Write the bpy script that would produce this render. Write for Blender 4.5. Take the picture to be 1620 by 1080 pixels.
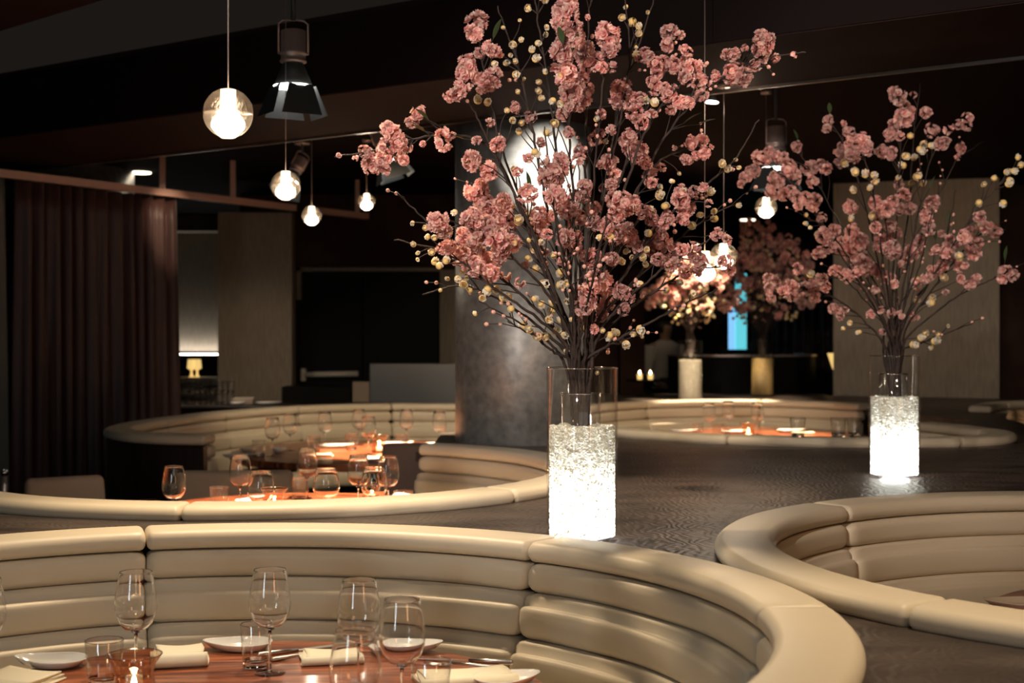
import bpy, bmesh, math, random
from mathutils import Vector, Matrix, geometry, noise
random.seed(7)
for o in list(bpy.data.objects): bpy.data.objects.remove(o)
S = bpy.context.scene
COL = S.collection
PI = math.pi
# ------------------------------------------------------------------ camera, world, exposure, lights
HC = 1.53           # eye height
F = 2250.0          # focal length in pixels of the 1620 px frame
HY = 517.0          # horizon row
cd = bpy.data.cameras.new('camera'); cam = bpy.data.objects.new('camera', cd); COL.objects.link(cam)
cam.location = (0, 0, HC); cam.rotation_euler = (PI/2, 0, 0)
cd.sensor_width = 36; cd.lens = 36*F/1620; cd.shift_y = -(540-HY)/1620
cd.dof.use_dof = True; cd.dof.focus_distance = 4.0; cd.dof.aperture_fstop = 4.0
cd.clip_start = .05; cd.clip_end = 60
S.camera = cam
S.view_settings.view_transform = 'Standard'; S.view_settings.look = 'None'
S.view_settings.gamma = 1; S.view_settings.use_curve_mapping = False
S.view_settings.exposure = 0.0
W = bpy.data.worlds.new('world'); S.world = W; W.use_nodes = True
W.node_tree.nodes['Background'].inputs[0].default_value = (.9, .72, .62, 1)
W.node_tree.nodes['Background'].inputs[1].default_value = .012

def P(px, py, Y): return Vector(((px-810)/F*Y, Y, HC-(py-HY)/F*Y))
def XY(px, Y): return ((px-810)/F*Y, Y)

def spot(name, loc, target, energy, deg, color=(1, .80, .58), blend=.5, size=.05):
    l = bpy.data.lights.new(name, 'SPOT'); l.energy = energy; l.spot_size = math.radians(deg)
    l.spot_blend = blend; l.color = color; l.shadow_soft_size = size
    o = bpy.data.objects.new(name, l); COL.objects.link(o); o.location = loc
    o.rotation_euler = (Vector(target)-Vector(loc)).to_track_quat('-Z', 'Y').to_euler(); return o
def area(name, loc, target, energy, sx, sy, color=(1, .85, .7)):
    l = bpy.data.lights.new(name, 'AREA'); l.energy = energy; l.shape = 'RECTANGLE'; l.size = sx; l.size_y = sy; l.color = color
    o = bpy.data.objects.new(name, l); COL.objects.link(o); o.location = loc
    o.rotation_euler = (Vector(target)-Vector(loc)).to_track_quat('-Z', 'Y').to_euler(); return o
def point(name, loc, energy, size=.03, color=(1, .9, .75)):
    l = bpy.data.lights.new(name, 'POINT'); l.energy = energy; l.shadow_soft_size = size; l.color = color
    o = bpy.data.objects.new(name, l); COL.objects.link(o); o.location = loc; return o
WARM = (1, .775, .51)
# added area lights: assumed room light behind the photographer, assumed tall window on the left
area('assumed_room_light', (0.3, -.6, 2.85), (0.1, 4.2, .6), 9, 2.4, 1.0, (.93, .96, .92))  # added soft light on the booth backs, its source assumed
area('assumed_window_light', (-2.6, -.9, 1.75), (-.4, 4, .8), 26, .45, 1.5, (.78, .93, 1))  # added for cool glass highlights and booth fill; the window is assumed
# added warm area light behind at right, for orange reflections in the glasses
area('warm_reflection_fill', (2.4, -.8, 1.9), (.2, 4, .9), 15, .5, 1.1, (1, .45, .20))
# assumed ceiling spots over booths and tables
spot('spot_front_rail', (-.7, 4.75, 2.9), (-.6, 4.1, .9), 215, 80, WARM, .8)
spot('spot_front_rail_right', (1.15, 2.9, 2.9), (.65, 2.7, .9), 165, 60, WARM, .8)
spot('spot_front_table', (-.55, 2.5, 2.9), (-.5, 2.9, .75), 115, 36, (1, .84, .66), .6)
spot('spot_right_booth', (1.7, 4.9, 2.9), (1.25, 4.1, .9), 120, 75, (1, .67, .38), .8)
spot('spot_table_middle', (-.45, 5.35, 2.62), (-.80, 6.1, .75), 1700, 38, WARM, .35)
spot('spot_right_booth_inside', (1.5, 2.3, 2.7), (1.95, 4.6, .75), 46, 60, (1, .62, .30), .8)  # added weak spot to warm the inside of this booth
spot('spot_middle_rail', (-.9, 4.6, 2.9), (-.9, 5.0, .9), 120, 80, WARM, .8)
spot('spot_table_back', (-.6, 8.6, 2.65), (-.60, 8.9, .75), 1500, 42, WARM, .35)
spot('spot_back_booth', (-.6, 8.2, 2.65), (-.8, 10.6, .8), 150, 75, WARM, .8)
spot('spot_table_right_back', (1.85, 9.9, 2.7), (1.8, 10.2, .75), 1000, 36, WARM, .4)
spot('spot_right_back_booth', (1.3, 8.8, 2.7), (1.2, 10.9, .8), 120, 60, WARM, .7)
spot('spot_right_back_rail', (.5, 7.2, 2.6), (.8, 7.8, .9), 60, 50, WARM, .8)
spot('spot_far_vases', (1.5, 11.5, 2.7), (1.75, 12.4, .95), 620, 46, WARM, .4)
spot('spot_right_back_far_rail', (1.75, 12.0, 2.75), (1.6, 11.45, .95), 800, 34, WARM, .5)
spot('spot_flowers', (-.9, 1.2, 2.85), (.15, 4.2, 1.95), 350, 42, (1, .88, .78), .5)
spot('spot_flowers_right', (1.3, 2.7, 2.85), (1.6, 5.9, 1.9), 190, 44, (1, .82, .68), .5)
spot('spot_flowers_side', (1.9, 3.4, 2.85), (.3, 4.2, 1.9), 90, 50, (1, .78, .6), .5)
spot('spot_pillar', (.62, 6.3, 2.56), (.20, 7.56, 2.36), 900, 19, (1, .93, .82), .15)
spot('spot_pillar_low', (-.25, 5.0, 2.5), (.15, 7.6, 1.25), 22, 30, (1, .92, .84), .9)
spot('spot_counter', (.75, 5.2, 2.9), (.62, 5.3, .9), 230, 44, WARM, .9)
spot('spot_curtain', (-2.15, 9.9, 2.72), (-2.62, 10.75, 2.25), 40, 34, (1, .72, .5), .7)
spot('spot_taupe_panel', (3.2, 9.5, 2.7), (3.9, 12.7, 1.4), 60, 70, (1, .84, .62), .9)
spot('spot_left_panel', (-2.3, 11.2, 2.7), (-2.4, 13.3, 1.0), 22, 45, (1, .82, .62), .9)
spot('spot_service_counter', (-2.3, 11.4, 2.7), (-2.6, 12.1, .9), 60, 40, (1, .88, .7), .6)  # added spot to make the stacked glasses sparkle
area('ceiling_bounce', (0, 5.5, 1.9), (0, 6.5, 3.2), .35, 5, 7, (1, .55, .42))

# ------------------------------------------------------------------ materials
MT = {}
def mat(name, col, rough=.5, metal=0, spec=.5, coat=0, trans=0, ior=1.45, emis=None, estr=0, bump=None, sheen=0):
    m = bpy.data.materials.new(name); m.use_nodes = True; nt = m.node_tree; b = nt.nodes['Principled BSDF']
    b.inputs['Base Color'].default_value = (*col, 1); b.inputs['Roughness'].default_value = rough
    b.inputs['Metallic'].default_value = metal; b.inputs['Specular IOR Level'].default_value = spec
    b.inputs['Coat Weight'].default_value = coat; b.inputs['Coat Roughness'].default_value = .08
    b.inputs['Transmission Weight'].default_value = trans; b.inputs['IOR'].default_value = ior
    b.inputs['Sheen Weight'].default_value = sheen
    if emis: b.inputs['Emission Color'].default_value = (*emis, 1); b.inputs['Emission Strength'].default_value = estr
    if bump:
        sc, st, dist = bump
        tc = nt.nodes.new('ShaderNodeTexCoord'); n = nt.nodes.new('ShaderNodeTexNoise'); n.inputs['Scale'].default_value = sc
        n.inputs['Detail'].default_value = 4
        bp = nt.nodes.new('ShaderNodeBump'); bp.inputs['Strength'].default_value = st; bp.inputs['Distance'].default_value = dist
        nt.links.new(tc.outputs['Object'], n.inputs['Vector']); nt.links.new(n.outputs['Fac'], bp.inputs['Height'])
        nt.links.new(bp.outputs['Normal'], b.inputs['Normal'])
    MT[name] = m; return m
def vary(m, c1, c2, scale, lo=.35, hi=.65, stretch=(1, 1, 1), detail=4, dist=0, coord='Object', rnd=False):
    nt = m.node_tree; b = nt.nodes['Principled BSDF']
    tc = nt.nodes.new('ShaderNodeTexCoord'); mp = nt.nodes.new('ShaderNodeMapping'); mp.inputs['Scale'].default_value = stretch
    n = nt.nodes.new('ShaderNodeTexNoise'); n.inputs['Scale'].default_value = scale; n.inputs['Detail'].default_value = detail
    n.inputs['Distortion'].default_value = dist
    r = nt.nodes.new('ShaderNodeValToRGB'); r.color_ramp.elements[0].position = lo; r.color_ramp.elements[1].position = hi
    r.color_ramp.elements[0].color = (*c1, 1); r.color_ramp.elements[1].color = (*c2, 1)
    nt.links.new(tc.outputs[coord], mp.inputs['Vector']); nt.links.new(mp.outputs['Vector'], n.inputs['Vector'])
    nt.links.new(n.outputs['Fac'], r.inputs['Fac'])
    if rnd:
        oi = nt.nodes.new('ShaderNodeObjectInfo'); hs = nt.nodes.new('ShaderNodeHueSaturation')
        ma = nt.nodes.new('ShaderNodeMapRange'); ma.inputs['To Min'].default_value = .7; ma.inputs['To Max'].default_value = 1.1
        nt.links.new(oi.outputs['Random'], ma.inputs['Value']); nt.links.new(ma.outputs['Result'], hs.inputs['Value'])
        nt.links.new(r.outputs['Color'], hs.inputs['Color']); nt.links.new(hs.outputs['Color'], b.inputs['Base Color'])
    else: nt.links.new(r.outputs['Color'], b.inputs['Base Color'])
    return n
mat('leather', (.64, .55, .415), .42, spec=.4, bump=(900, .12, .001))
mat('leather_fabric', (.36, .28, .22), .8, bump=(900, .2, .001))
mat('seam', (.10, .075, .05), .8)
mat('dark_wood', (.022, .013, .010), .45); vary(MT['dark_wood'], (.028, .014, .009), (.012, .008, .007), 6, stretch=(8, 8, .6))
mat('table_wood', (.3, .08, .03), .28, spec=.3, coat=.25); vary(MT['table_wood'], (.42, .13, .05), (.095, .020, .012), 4.5, .36, .64, stretch=(1.0, 9, 1), detail=8, dist=.6)
mat('table_edge', (.06, .018, .012), .35, coat=.3)
mat('black', (.006, .005, .005), .6, spec=.15)
mat('satin_metal', (.11, .105, .10), .38, metal=1)
mat('brown_fabric', (.13, .085, .065), .85)
mat('bar_paint', (.62, .56, .50), .35)
mat('tan_cloth', (.42, .27, .14), .8)
mat('ceiling', (.020, .011, .009), .9, spec=.08, bump=(40, .05, .002))
mat('ceiling_dark', (.008, .005, .005), .85, spec=.08)
mat('soffit', (.020, .011, .009), .85, spec=.08)
mat('wall_brown', (.035, .018, .013), .8, spec=.15); vary(MT['wall_brown'], (.05, .026, .018), (.028, .014, .011), 3)
mat('taupe', (.27, .22, .17), .75); vary(MT['taupe'], (.29, .24, .18), (.22, .175, .135), 14, stretch=(6, 6, .5), detail=6)
mat('curtain', (.07, .026, .020), .5, sheen=.1); vary(MT['curtain'], (.06, .024, .018), (.035, .014, .012), 5, stretch=(3, 3, .3))
mat('curtain_grey', (.10, .105, .10), .7)
mat('floor', (.012, .010, .010), .35)
mat('track', (.42, .27, .22), .45)
mat('cable', (.45, .36, .32), .4, metal=.6)
mat('can_metal', (.42, .33, .30), .4, metal=.6)
mat('fixture_black', (.025, .028, .030), .5)
mat('chrome', (.8, .78, .76), .15, metal=1)
mat('steel', (.55, .53, .50), .3, metal=1)
mat('porcelain', (.86, .83, .78), .12, coat=.5)
mat('linen', (.78, .70, .52), .8, bump=(700, .25, .0008))
mat('wax', (.9, .85, .7), .5, emis=(1, .75, .4), estr=.8)
mat('flame', (1, .8, .5), .5, emis=(1, .80, .5), estr=40)
mat('glass', (1, 1, 1), .0, trans=1, ior=1.48)
mat('amber_glass', (1, .86, .7), .02, trans=1, ior=1.46)
mat('bulb', (1, .9, .8), .4, emis=(1, .86, .66), estr=26)
mat('tube_lit', (1, .9, .8), .4, emis=(1, .84, .62), estr=5)
mat('lamp_white', (1, 1, 1), .4, emis=(1, .97, .9), estr=14)
mat('led', (1, 1, 1), .4, emis=(.93, .97, 1), estr=30)
mat('teal_lit', (.2, .8, .8), .4, emis=(.12, .62, .72), estr=1.0)
mat('blue_lit', (.3, .6, .9), .4, emis=(.20, .50, .85), estr=1.2)
mat('amber_lit', (1, .7, .2), .4, emis=(1, .66, .22), estr=.9)
mat('shirt', (.62, .58, .54), .8)
mat('skin', (.5, .3, .22), .6)
mat('hair', (.02, .014, .01), .6)
mat('trousers', (.01, .01, .012), .8)
mat('bark', (.05, .03, .022), .75, bump=(90, .8, .004)); vary(MT['bark'], (.045, .026, .020), (.015, .009, .008), 30, stretch=(1, 1, .4))
mat('twig_green', (.16, .15, .07), .7)
mat('leaf', (.035, .06, .022), .45)
mat('calyx', (.22, .24, .07), .6)
mat('bud_pink', (.78, .42, .34), .6)
mat('stamen', (.80, .56, .22), .6)
def petal(name, c1, c2, sc, sub=.35):
    m = mat(name, c1, .6, spec=.25); vary(m, c1, c2, sc, .35, .62, rnd=True)
    nt = m.node_tree; b = nt.nodes['Principled BSDF']; out = nt.nodes['Material Output']
    tr = nt.nodes.new('ShaderNodeBsdfTranslucent'); mx = nt.nodes.new('ShaderNodeMixShader'); mx.inputs[0].default_value = sub
    src = b.inputs['Base Color'].links[0].from_socket
    nt.links.new(src, tr.inputs['Color']); nt.links.new(b.outputs[0], mx.inputs[1]); nt.links.new(tr.outputs[0], mx.inputs[2])
    nt.links.new(mx.outputs[0], out.inputs[0])
petal('pink_petal', (.76, .30, .30), (.97, .74, .65), 70)
petal('cream_petal', (.92, .83, .66), (.95, .90, .80), 60, .3)

def thin_glass(name, tint=(1, 1, 1), base=.04, edge=.85, bump=0, power=4.5):
    m = bpy.data.materials.new(name); m.use_nodes = True; nt = m.node_tree; nt.nodes.remove(nt.nodes['Principled BSDF'])
    out = nt.nodes['Material Output']
    t = nt.nodes.new('ShaderNodeBsdfTransparent'); t.inputs[0].default_value = (*tint, 1)
    g = nt.nodes.new('ShaderNodeBsdfGlossy'); g.inputs['Roughness'].default_value = .03
    lw = nt.nodes.new('ShaderNodeLayerWeight'); lw.inputs['Blend'].default_value = .5
    pw = nt.nodes.new('ShaderNodeMath'); pw.operation = 'POWER'; pw.inputs[1].default_value = power
    mr = nt.nodes.new('ShaderNodeMapRange'); mr.inputs['To Min'].default_value = base; mr.inputs['To Max'].default_value = edge
    nt.links.new(lw.outputs['Facing'], pw.inputs[0])
    mx = nt.nodes.new('ShaderNodeMixShader')
    nt.links.new(pw.outputs[0], mr.inputs['Value']); nt.links.new(mr.outputs[0], mx.inputs[0])
    nt.links.new(t.outputs[0], mx.inputs[1]); nt.links.new(g.outputs[0], mx.inputs[2]); nt.links.new(mx.outputs[0], out.inputs[0])
    if bump:
        n = nt.nodes.new('ShaderNodeTexNoise'); n.inputs['Scale'].default_value = bump; tc = nt.nodes.new('ShaderNodeTexCoord')
        bp = nt.nodes.new('ShaderNodeBump'); bp.inputs['Strength'].default_value = .6; bp.inputs['Distance'].default_value = .003
        nt.links.new(tc.outputs['Object'], n.inputs['Vector']); nt.links.new(n.outputs['Fac'], bp.inputs['Height'])
        nt.links.new(bp.outputs[0], g.inputs['Normal'])
    MT[name] = m
thin_glass('vase_glass', base=.035, edge=.55); thin_glass('thin_wall', (.97, .96, .95), base=.11, edge=.95, power=2.6); thin_glass('rim_glass', base=.45, edge=.9); thin_glass('amber_wall', (1, .82, .68), .17, .95, power=2.0); thin_glass('globe_glass', (1, .95, .9), .12, .9, 160)
nt = MT['globe_glass'].node_tree; tl = nt.nodes.new('ShaderNodeBsdfTranslucent'); tl.inputs[0].default_value = (1, .8, .6, 1); ms = nt.nodes.new('ShaderNodeMixShader'); ms.inputs[0].default_value = .03
o_ = nt.nodes['Material Output']; src = o_.inputs[0].links[0].from_socket; nt.links.new(src, ms.inputs[1]); nt.links.new(tl.outputs[0], ms.inputs[2]); nt.links.new(ms.outputs[0], o_.inputs[0])
# crushed glass pieces: mostly translucent, a little glossy
def crystal(name, col, tw=.7):
    m = mat(name, col, .25, spec=.6); vary(m, tuple(c*.72 for c in col), col, 90, .3, .6)
    nt = m.node_tree; b = nt.nodes['Principled BSDF']; out = nt.nodes['Material Output']
    tr = nt.nodes.new('ShaderNodeBsdfTranslucent'); mx = nt.nodes.new('ShaderNodeMixShader'); mx.inputs[0].default_value = tw
    nt.links.new(b.inputs['Base Color'].links[0].from_socket, tr.inputs['Color'])
    nt.links.new(b.outputs[0], mx.inputs[1]); nt.links.new(tr.outputs[0], mx.inputs[2]); nt.links.new(mx.outputs[0], out.inputs[0])
crystal('crushed_glass', (.93, .90, .80)); crystal('crushed_glass_far', (.62, .58, .48), .3); crystal('crushed_glass_gold', (.62, .45, .20), .3)
# brushed mottled metal of the round pillars
def pillar_metal():
    m = mat('pillar_metal', (.33, .33, .33), .42, metal=.45); nt = m.node_tree; b = nt.nodes['Principled BSDF']
    vary(m, (.20, .20, .195), (.36, .35, .335), 22, .3, .7, detail=6)
    tc = nt.nodes.new('ShaderNodeTexCoord'); n = nt.nodes.new('ShaderNodeTexVoronoi'); n.feature = 'DISTANCE_TO_EDGE'; n.inputs['Scale'].default_value = 45
    bp = nt.nodes.new('ShaderNodeBump'); bp.inputs['Strength'].default_value = .25; bp.inputs['Distance'].default_value = .002
    nt.links.new(tc.outputs['Object'], n.inputs['Vector']); nt.links.new(n.outputs['Distance'], bp.inputs['Height']); nt.links.new(bp.outputs[0], b.inputs['Normal'])
pillar_metal()
# dark ribbed counter top between the booths
def counter_mat():
    m = mat('counter', (.05, .035, .028), .42, spec=.5); nt = m.node_tree; b = nt.nodes['Principled BSDF']
    vary(m, (.075, .055, .045), (.028, .020, .017), 3.0, .35, .65, stretch=(1, 3, 1), detail=6)
    tc = nt.nodes.new('ShaderNodeTexCoord'); w = nt.nodes.new('ShaderNodeTexWave'); w.wave_type = 'BANDS'; w.bands_direction = 'X'
    w.inputs['Scale'].default_value = 11; w.inputs['Distortion'].default_value = 16; w.inputs['Detail'].default_value = 2; w.inputs['Detail Scale'].default_value = .8
    n2 = nt.nodes.new('ShaderNodeTexNoise'); n2.inputs['Scale'].default_value = 60
    ad = nt.nodes.new('ShaderNodeMath'); ad.operation = 'ADD'
    bp = nt.nodes.new('ShaderNodeBump'); bp.inputs['Strength'].default_value = .45; bp.inputs['Distance'].default_value = .003
    nt.links.new(tc.outputs['Object'], w.inputs['Vector']); nt.links.new(tc.outputs['Object'], n2.inputs['Vector'])
    nt.links.new(w.outputs['Fac'], ad.inputs[0]); nt.links.new(n2.outputs['Fac'], ad.inputs[1])
    nt.links.new(ad.outputs[0], bp.inputs['Height']); nt.links.new(bp.outputs[0], b.inputs['Normal'])
counter_mat()

# ------------------------------------------------------------------ object helpers
def link(name, me, m, parent=None, smooth=True):
    me.materials.clear(); me.materials.append(MT[m] if isinstance(m, str) else m)
    if smooth:
        for p in me.polygons: p.use_smooth = True
    o = bpy.data.objects.new(name, me); COL.objects.link(o)
    if parent: o.parent = parent
    return o
def mesh(name, V, Fs):
    me = bpy.data.meshes.new(name); me.from_pydata([tuple(v) for v in V], [], Fs); me.update(); return me
def obj(name, V, Fs, m, parent=None, smooth=True): return link(name, mesh(name, V, Fs), m, parent, smooth)
def tag(o, label, cat, group=None, kind=None):
    o['label'] = label; o['category'] = cat
    if group: o['group'] = group
    if kind: o['kind'] = kind
    return o
def thing(name, label, cat, loc=(0, 0, 0), rz=0, group=None):
    o = bpy.data.objects.new(name, None); COL.objects.link(o); o.location = loc; o.rotation_euler = (0, 0, rz)
    o.empty_display_size = .05; return tag(o, label, cat, group)
def struct(o): o['kind'] = 'structure'; return o
def copy_tree(o, parent=None):
    c = o.copy(); COL.objects.link(c); c.parent = parent
    for ch in list(o.children): copy_tree(ch, c)
    return c
def box(x0, x1, y0, y1, z0, z1):
    V = [(x, y, z) for z in (z0, z1) for y in (y0, y1) for x in (x0, x1)]
    return V, [(0, 2, 3, 1), (4, 5, 7, 6), (0, 1, 5, 4), (2, 6, 7, 3), (0, 4, 6, 2), (1, 3, 7, 5)]
def bevel_box(x0, x1, y0, y1, z0, z1, r=.01, seg=2):
    bm = bmesh.new(); V, Fs = box(x0, x1, y0, y1, z0, z1); vs = [bm.verts.new(v) for v in V]
    for f in Fs: bm.faces.new([vs[i] for i in f])
    bmesh.ops.bevel(bm, geom=bm.edges[:], offset=r, segments=seg, profile=.5, affect='EDGES')
    bmesh.ops.recalc_face_normals(bm, faces=bm.faces[:])
    V = [v.co.copy() for v in bm.verts]; bm.verts.index_update(); Fs = [tuple(v.index for v in f.verts) for f in bm.faces]; bm.free(); return V, Fs
def merge(*parts):
    V = []; Fs = []
    for v, f in parts:
        k = len(V); V += list(v); Fs += [tuple(i+k for i in q) for q in f]
    return V, Fs
def xf(part, M): return [M @ Vector(v) for v in part[0]], part[1]
def lathe(prof, n=32, cx=0, cy=0, closed=False):
    V = []; Fs = []; idx = []
    for r, z in prof:
        if r < 1e-6: idx.append([len(V)]); V.append((cx, cy, z))
        else:
            idx.append(list(range(len(V), len(V)+n)))
            V += [(cx+r*math.cos(2*PI*i/n), cy+r*math.sin(2*PI*i/n), z) for i in range(n)]
    m = len(prof)
    for a in range(m if closed else m-1):
        A = idx[a]; B = idx[(a+1) % m]
        for i in range(n):
            j = (i+1) % n
            if len(A) == 1 and len(B) == 1: break
            if len(A) == 1: Fs.append((A[0], B[j], B[i]))
            elif len(B) == 1: Fs.append((A[i], A[j], B[0]))
            else: Fs.append((A[i], A[j], B[j], B[i]))
    return V, Fs
def tube(pts, rad, n=8, caps=True):
    pts = [Vector(p) for p in pts]; V = []; Fs = []
    up = Vector((.13, .31, .94)).normalized(); 
    for k, p in enumerate(pts):
        d = (pts[min(k+1, len(pts)-1)]-pts[max(k-1, 0)])
        d = d.normalized() if d.length > 1e-9 else Vector((0, 0, 1))
        a = up-d*up.dot(d)
        if a.length < .1: a = Vector((1, 0, 0))-d*d.x
        a.normalize(); b = d.cross(a); up = a
        r = rad[k] if isinstance(rad, (list, tuple)) else rad
        V += [p+a*(r*math.cos(2*PI*i/n))+b*(r*math.sin(2*PI*i/n)) for i in range(n)]
    for k in range(len(pts)-1):
        for i in range(n):
            j = (i+1) % n; Fs.append((k*n+i, k*n+j, (k+1)*n+j, (k+1)*n+i))
    if caps: Fs.append(tuple(range(n))[::-1]); Fs.append(tuple((len(pts)-1)*n+i for i in range(n)))
    return V, Fs
def catmull(pts, sub=12, closed=False):
    pts = [Vector(p) for p in pts]; out = []; n = len(pts)
    for i in range(n-1):
        p0 = pts[max(i-1, 0)]; p1 = pts[i]; p2 = pts[i+1]; p3 = pts[min(i+2, n-1)]
        for k in range(sub):
            t = k/sub; out.append(.5*((2*p1)+(p2-p0)*t+(2*p0-5*p1+4*p2-p3)*t*t+(3*p1-p0-3*p2+p3)*t*t*t))
    out.append(pts[-1]); return out

# ------------------------------------------------------------------ booths
class Path:
    """CCW outline of a booth; inward is to the left of travel."""
    def __init__(s, pts, step=.03):
        pts = [Vector((p[0], p[1])) for p in pts]; L = [0]
        for a, b in zip(pts, pts[1:]): L.append(L[-1]+(b-a).length)
        s.len = L[-1]; s.raw = pts; s.L = L
    def at(s, d):
        d = min(max(d, 0), s.len-1e-6); lo = 0; hi = len(s.L)-1
        while hi-lo > 1:
            m = (lo+hi)//2
            if s.L[m] <= d: lo = m
            else: hi = m
        u = (d-s.L[lo])/(s.L[hi]-s.L[lo]); return s.raw[lo].lerp(s.raw[hi], u)
    def frame(s, d):
        p = s.at(d); t = (s.at(d+.05)-s.at(d-.05)).normalized(); return p, Vector((-t.y, t.x))
def arc(cx, cy, r, a0, a1, n=160, ry=None):
    ry = ry or r
    return [(cx+r*math.cos(math.radians(a0+(a1-a0)*i/n)), cy+ry*math.sin(math.radians(a0+(a1-a0)*i/n))) for i in range(n+1)]
def rrect(t0, t1, z0, z1, r, k=4, bulge=0):
    out = []
    for cx, cz, a in ((t1-r, z1-r, 0), (t0+r, z1-r, 90), (t0+r, z0+r, 180), (t1-r, z0+r, 270)):
        for i in range(k+1):
            b = math.radians(a+90*i/k); out.append((cx+r*math.cos(b), cz+r*math.sin(b)))
    return out
def sweep(path, d0, d1, prof, soft=.02, step=.035, wob=0, seed=0):
    """closed profile (t inward, z) swept along the path; ends pillowed over `soft` metres."""
    ds = []
    if soft:
        for u in (0, .12, .35, .65, 1): ds.append((d0+u*soft, math.sqrt(max(0, 1-(1-u)**2))))
    else: ds.append((d0, 1))
    n = max(2, int((d1-d0-2*soft)/step))
    for i in range(1, n): ds.append((d0+soft+(d1-d0-2*soft)*i/n, 1))
    if soft:
        for u in (1, .65, .35, .12, 0): ds.append((d1-u*soft, math.sqrt(max(0, 1-(1-u)**2))))
    else: ds.append((d1, 1))
    ct = (min(q[0] for q in prof)+max(q[0] for q in prof))/2; cz = (min(q[1] for q in prof)+max(q[1] for q in prof))/2
    hh = max(q[1] for q in prof)-min(q[1] for q in prof); ww = max(q[0] for q in prof)-min(q[0] for q in prof)
    ins = min(.02, soft)
    V = []; Fs = []; m = len(prof)
    for d, f in ds:
        p, nrm = path.frame(d); e = (1-f)*ins
        for (t, z) in prof:
            t2 = ct+(t-ct)*(1-2*e/ww); z2 = cz+(z-cz)*(1-2*e/hh)
            if wob: 
                w = noise.noise(Vector((p.x*3+seed, p.y*3, z*6)))*wob; t2 += w
            q = p+nrm*t2; V.append((q.x, q.y, z2))
    for k in range(len(ds)-1):
        for i in range(m):
            j = (i+1) % m; Fs.append((k*m+i, k*m+j, (k+1)*m+j, (k+1)*m+i))
    Fs.append(tuple(range(m))[::-1]); Fs.append(tuple((len(ds)-1)*m+i for i in range(m)))
    return V, Fs
ZT = .945; ZC = .900
RAIL = rrect(0, .170, .893, ZT, .0255, 5)
RAIL = [(t, z+(.006*math.sin(PI*min(max(t/.17, 0), 1)) if z > .92 else 0)) for t, z in RAIL]
def roll(t0, t1, z0, z1, r=.022, lip=.020, band=.030):
    """upholstered roll: rounded bottom, full face, a lip, then a set-back band under the roll above"""
    A = lambda cx, cz, rr, a0, a1, k=4: [(cx+rr*math.cos(math.radians(a0+(a1-a0)*i/k)), cz+rr*math.sin(math.radians(a0+(a1-a0)*i/k))) for i in range(k+1)]
    zl = z1-band
    return A(t1-r, z0+r, r, -90, 0)+[(t1+.003, (z0+zl)/2)]+A(t1-.016, zl-.016, .016, 10, 90)+[(t1-lip-.004, zl+.001), (t1-lip-.007, z1-.008), (t1-lip-.014, z1), (t0+.01, z1), (t0, z1-.01), (t0, z0+.01), (t0+.01, z0)]
ROLLS0 = [rrect(.06, .178, .812, .890, .026, 5), rrect(.08, .208, .694, .811, .032, 5), rrect(.10, .248, .545, .693, .036, 5)]
ROLLS = [rrect(.06, .176, .812, .890, .026, 5), roll(.08, .212, .694, .811), roll(.10, .250, .545, .693)]
SHELL = rrect(.02, .07, 0.0, .888, .01, 1)
def booth(label, path, seams, seat=.62, group=None, end_panels=True, back_mat='leather'):
    root = thing('banquette', label, 'booth seat', (path.at(path.len/2).x, path.at(path.len/2).y, 0), 0, group)
    off = -Vector(root.location)
    def add(name, part, m, soft=True):
        o = obj(name, [Vector(v)+off for v in part[0]], part[1], m, root, soft); return o
    cuts = [0]+[d for d in seams if 0.1 < d < path.len-.1]+[path.len]
    for i, (a, b) in enumerate(zip(cuts, cuts[1:])):
        add('rail_cushion', sweep(path, a+.0008, b-.0008, RAIL, .02, wob=.003, seed=i), 'leather')
        for k, pr in enumerate(ROLLS):
            add('back_roll', sweep(path, a+.001, b-.001, pr, .045, wob=.008, seed=i*7+k), 'leather')
    add('back_shell', sweep(path, .012, path.len-.012, SHELL, 0), 'dark_wood', False)
    if seat:
        add('seat_cushion', sweep(path, .02, path.len-.02, rrect(.12, seat, .36, .475, .045, 4), .03, wob=.004), 'leather')
        add('plinth', sweep(path, .03, path.len-.03, rrect(.10, seat-.06, 0, .358, .01, 1), 0), 'dark_wood', False)
    return root
def seams_at(path, angs, cx, cy):
    out = []
    for a in angs:
        best = min(range(len(path.raw)), key=lambda i: abs((math.degrees(math.atan2(path.raw[i][1]-cy, path.raw[i][0]-cx))-a+180) % 360-180))
        out.append(path.L[best])
    return sorted(out)
AC = (-.68, 2.9); AR = 1.36
BC = (1.86, 3.77); BR = 1.31
DC = (-1.03, 5.98); DR = 1.37
GC = (3.9, 6.3); GR = 1.33
pA = Path(arc(*AC, AR, -46, 218)); pB = Path(arc(*BC, BR, 75, 292)); pD = Path(arc(*DC, DR, 178, 422)); pG = Path(arc(*GC, GR, 110, 250))
C_PTS = [(2.75, 10.9), (2.3, 11.35), (1.6, 11.5), (.9, 11.15), (.42, 10.4), (.25, 9.4), (.4, 8.45), (.9, 7.75), (1.6, 7.44), (2.2, 7.42), (2.6, 7.55), (2.80, 7.9), (2.76, 8.35), (2.6, 8.8)]
pC = Path(catmull(C_PTS, 16))
E_PTS = [(-.05, 10.83), (-.4, 10.9), (-1.0, 10.9), (-1.65, 10.55), (-2.1, 9.8), (-2.35, 8.95), (-2.38, 8.3), (-2.2, 7.9), (-1.95, 7.7), (-1.65, 7.62)]
pE = Path(catmull(E_PTS, 16))
pF = Path(catmull([(5.6, 11.4), (4.4, 11.4), (3.75, 11.1), (3.38, 10.55)], 16))
booth('near cream leather circular booth around the front table', pA, seams_at(pA, [-50, 3, 53, 107.6, 160, 212], *AC))
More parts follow.
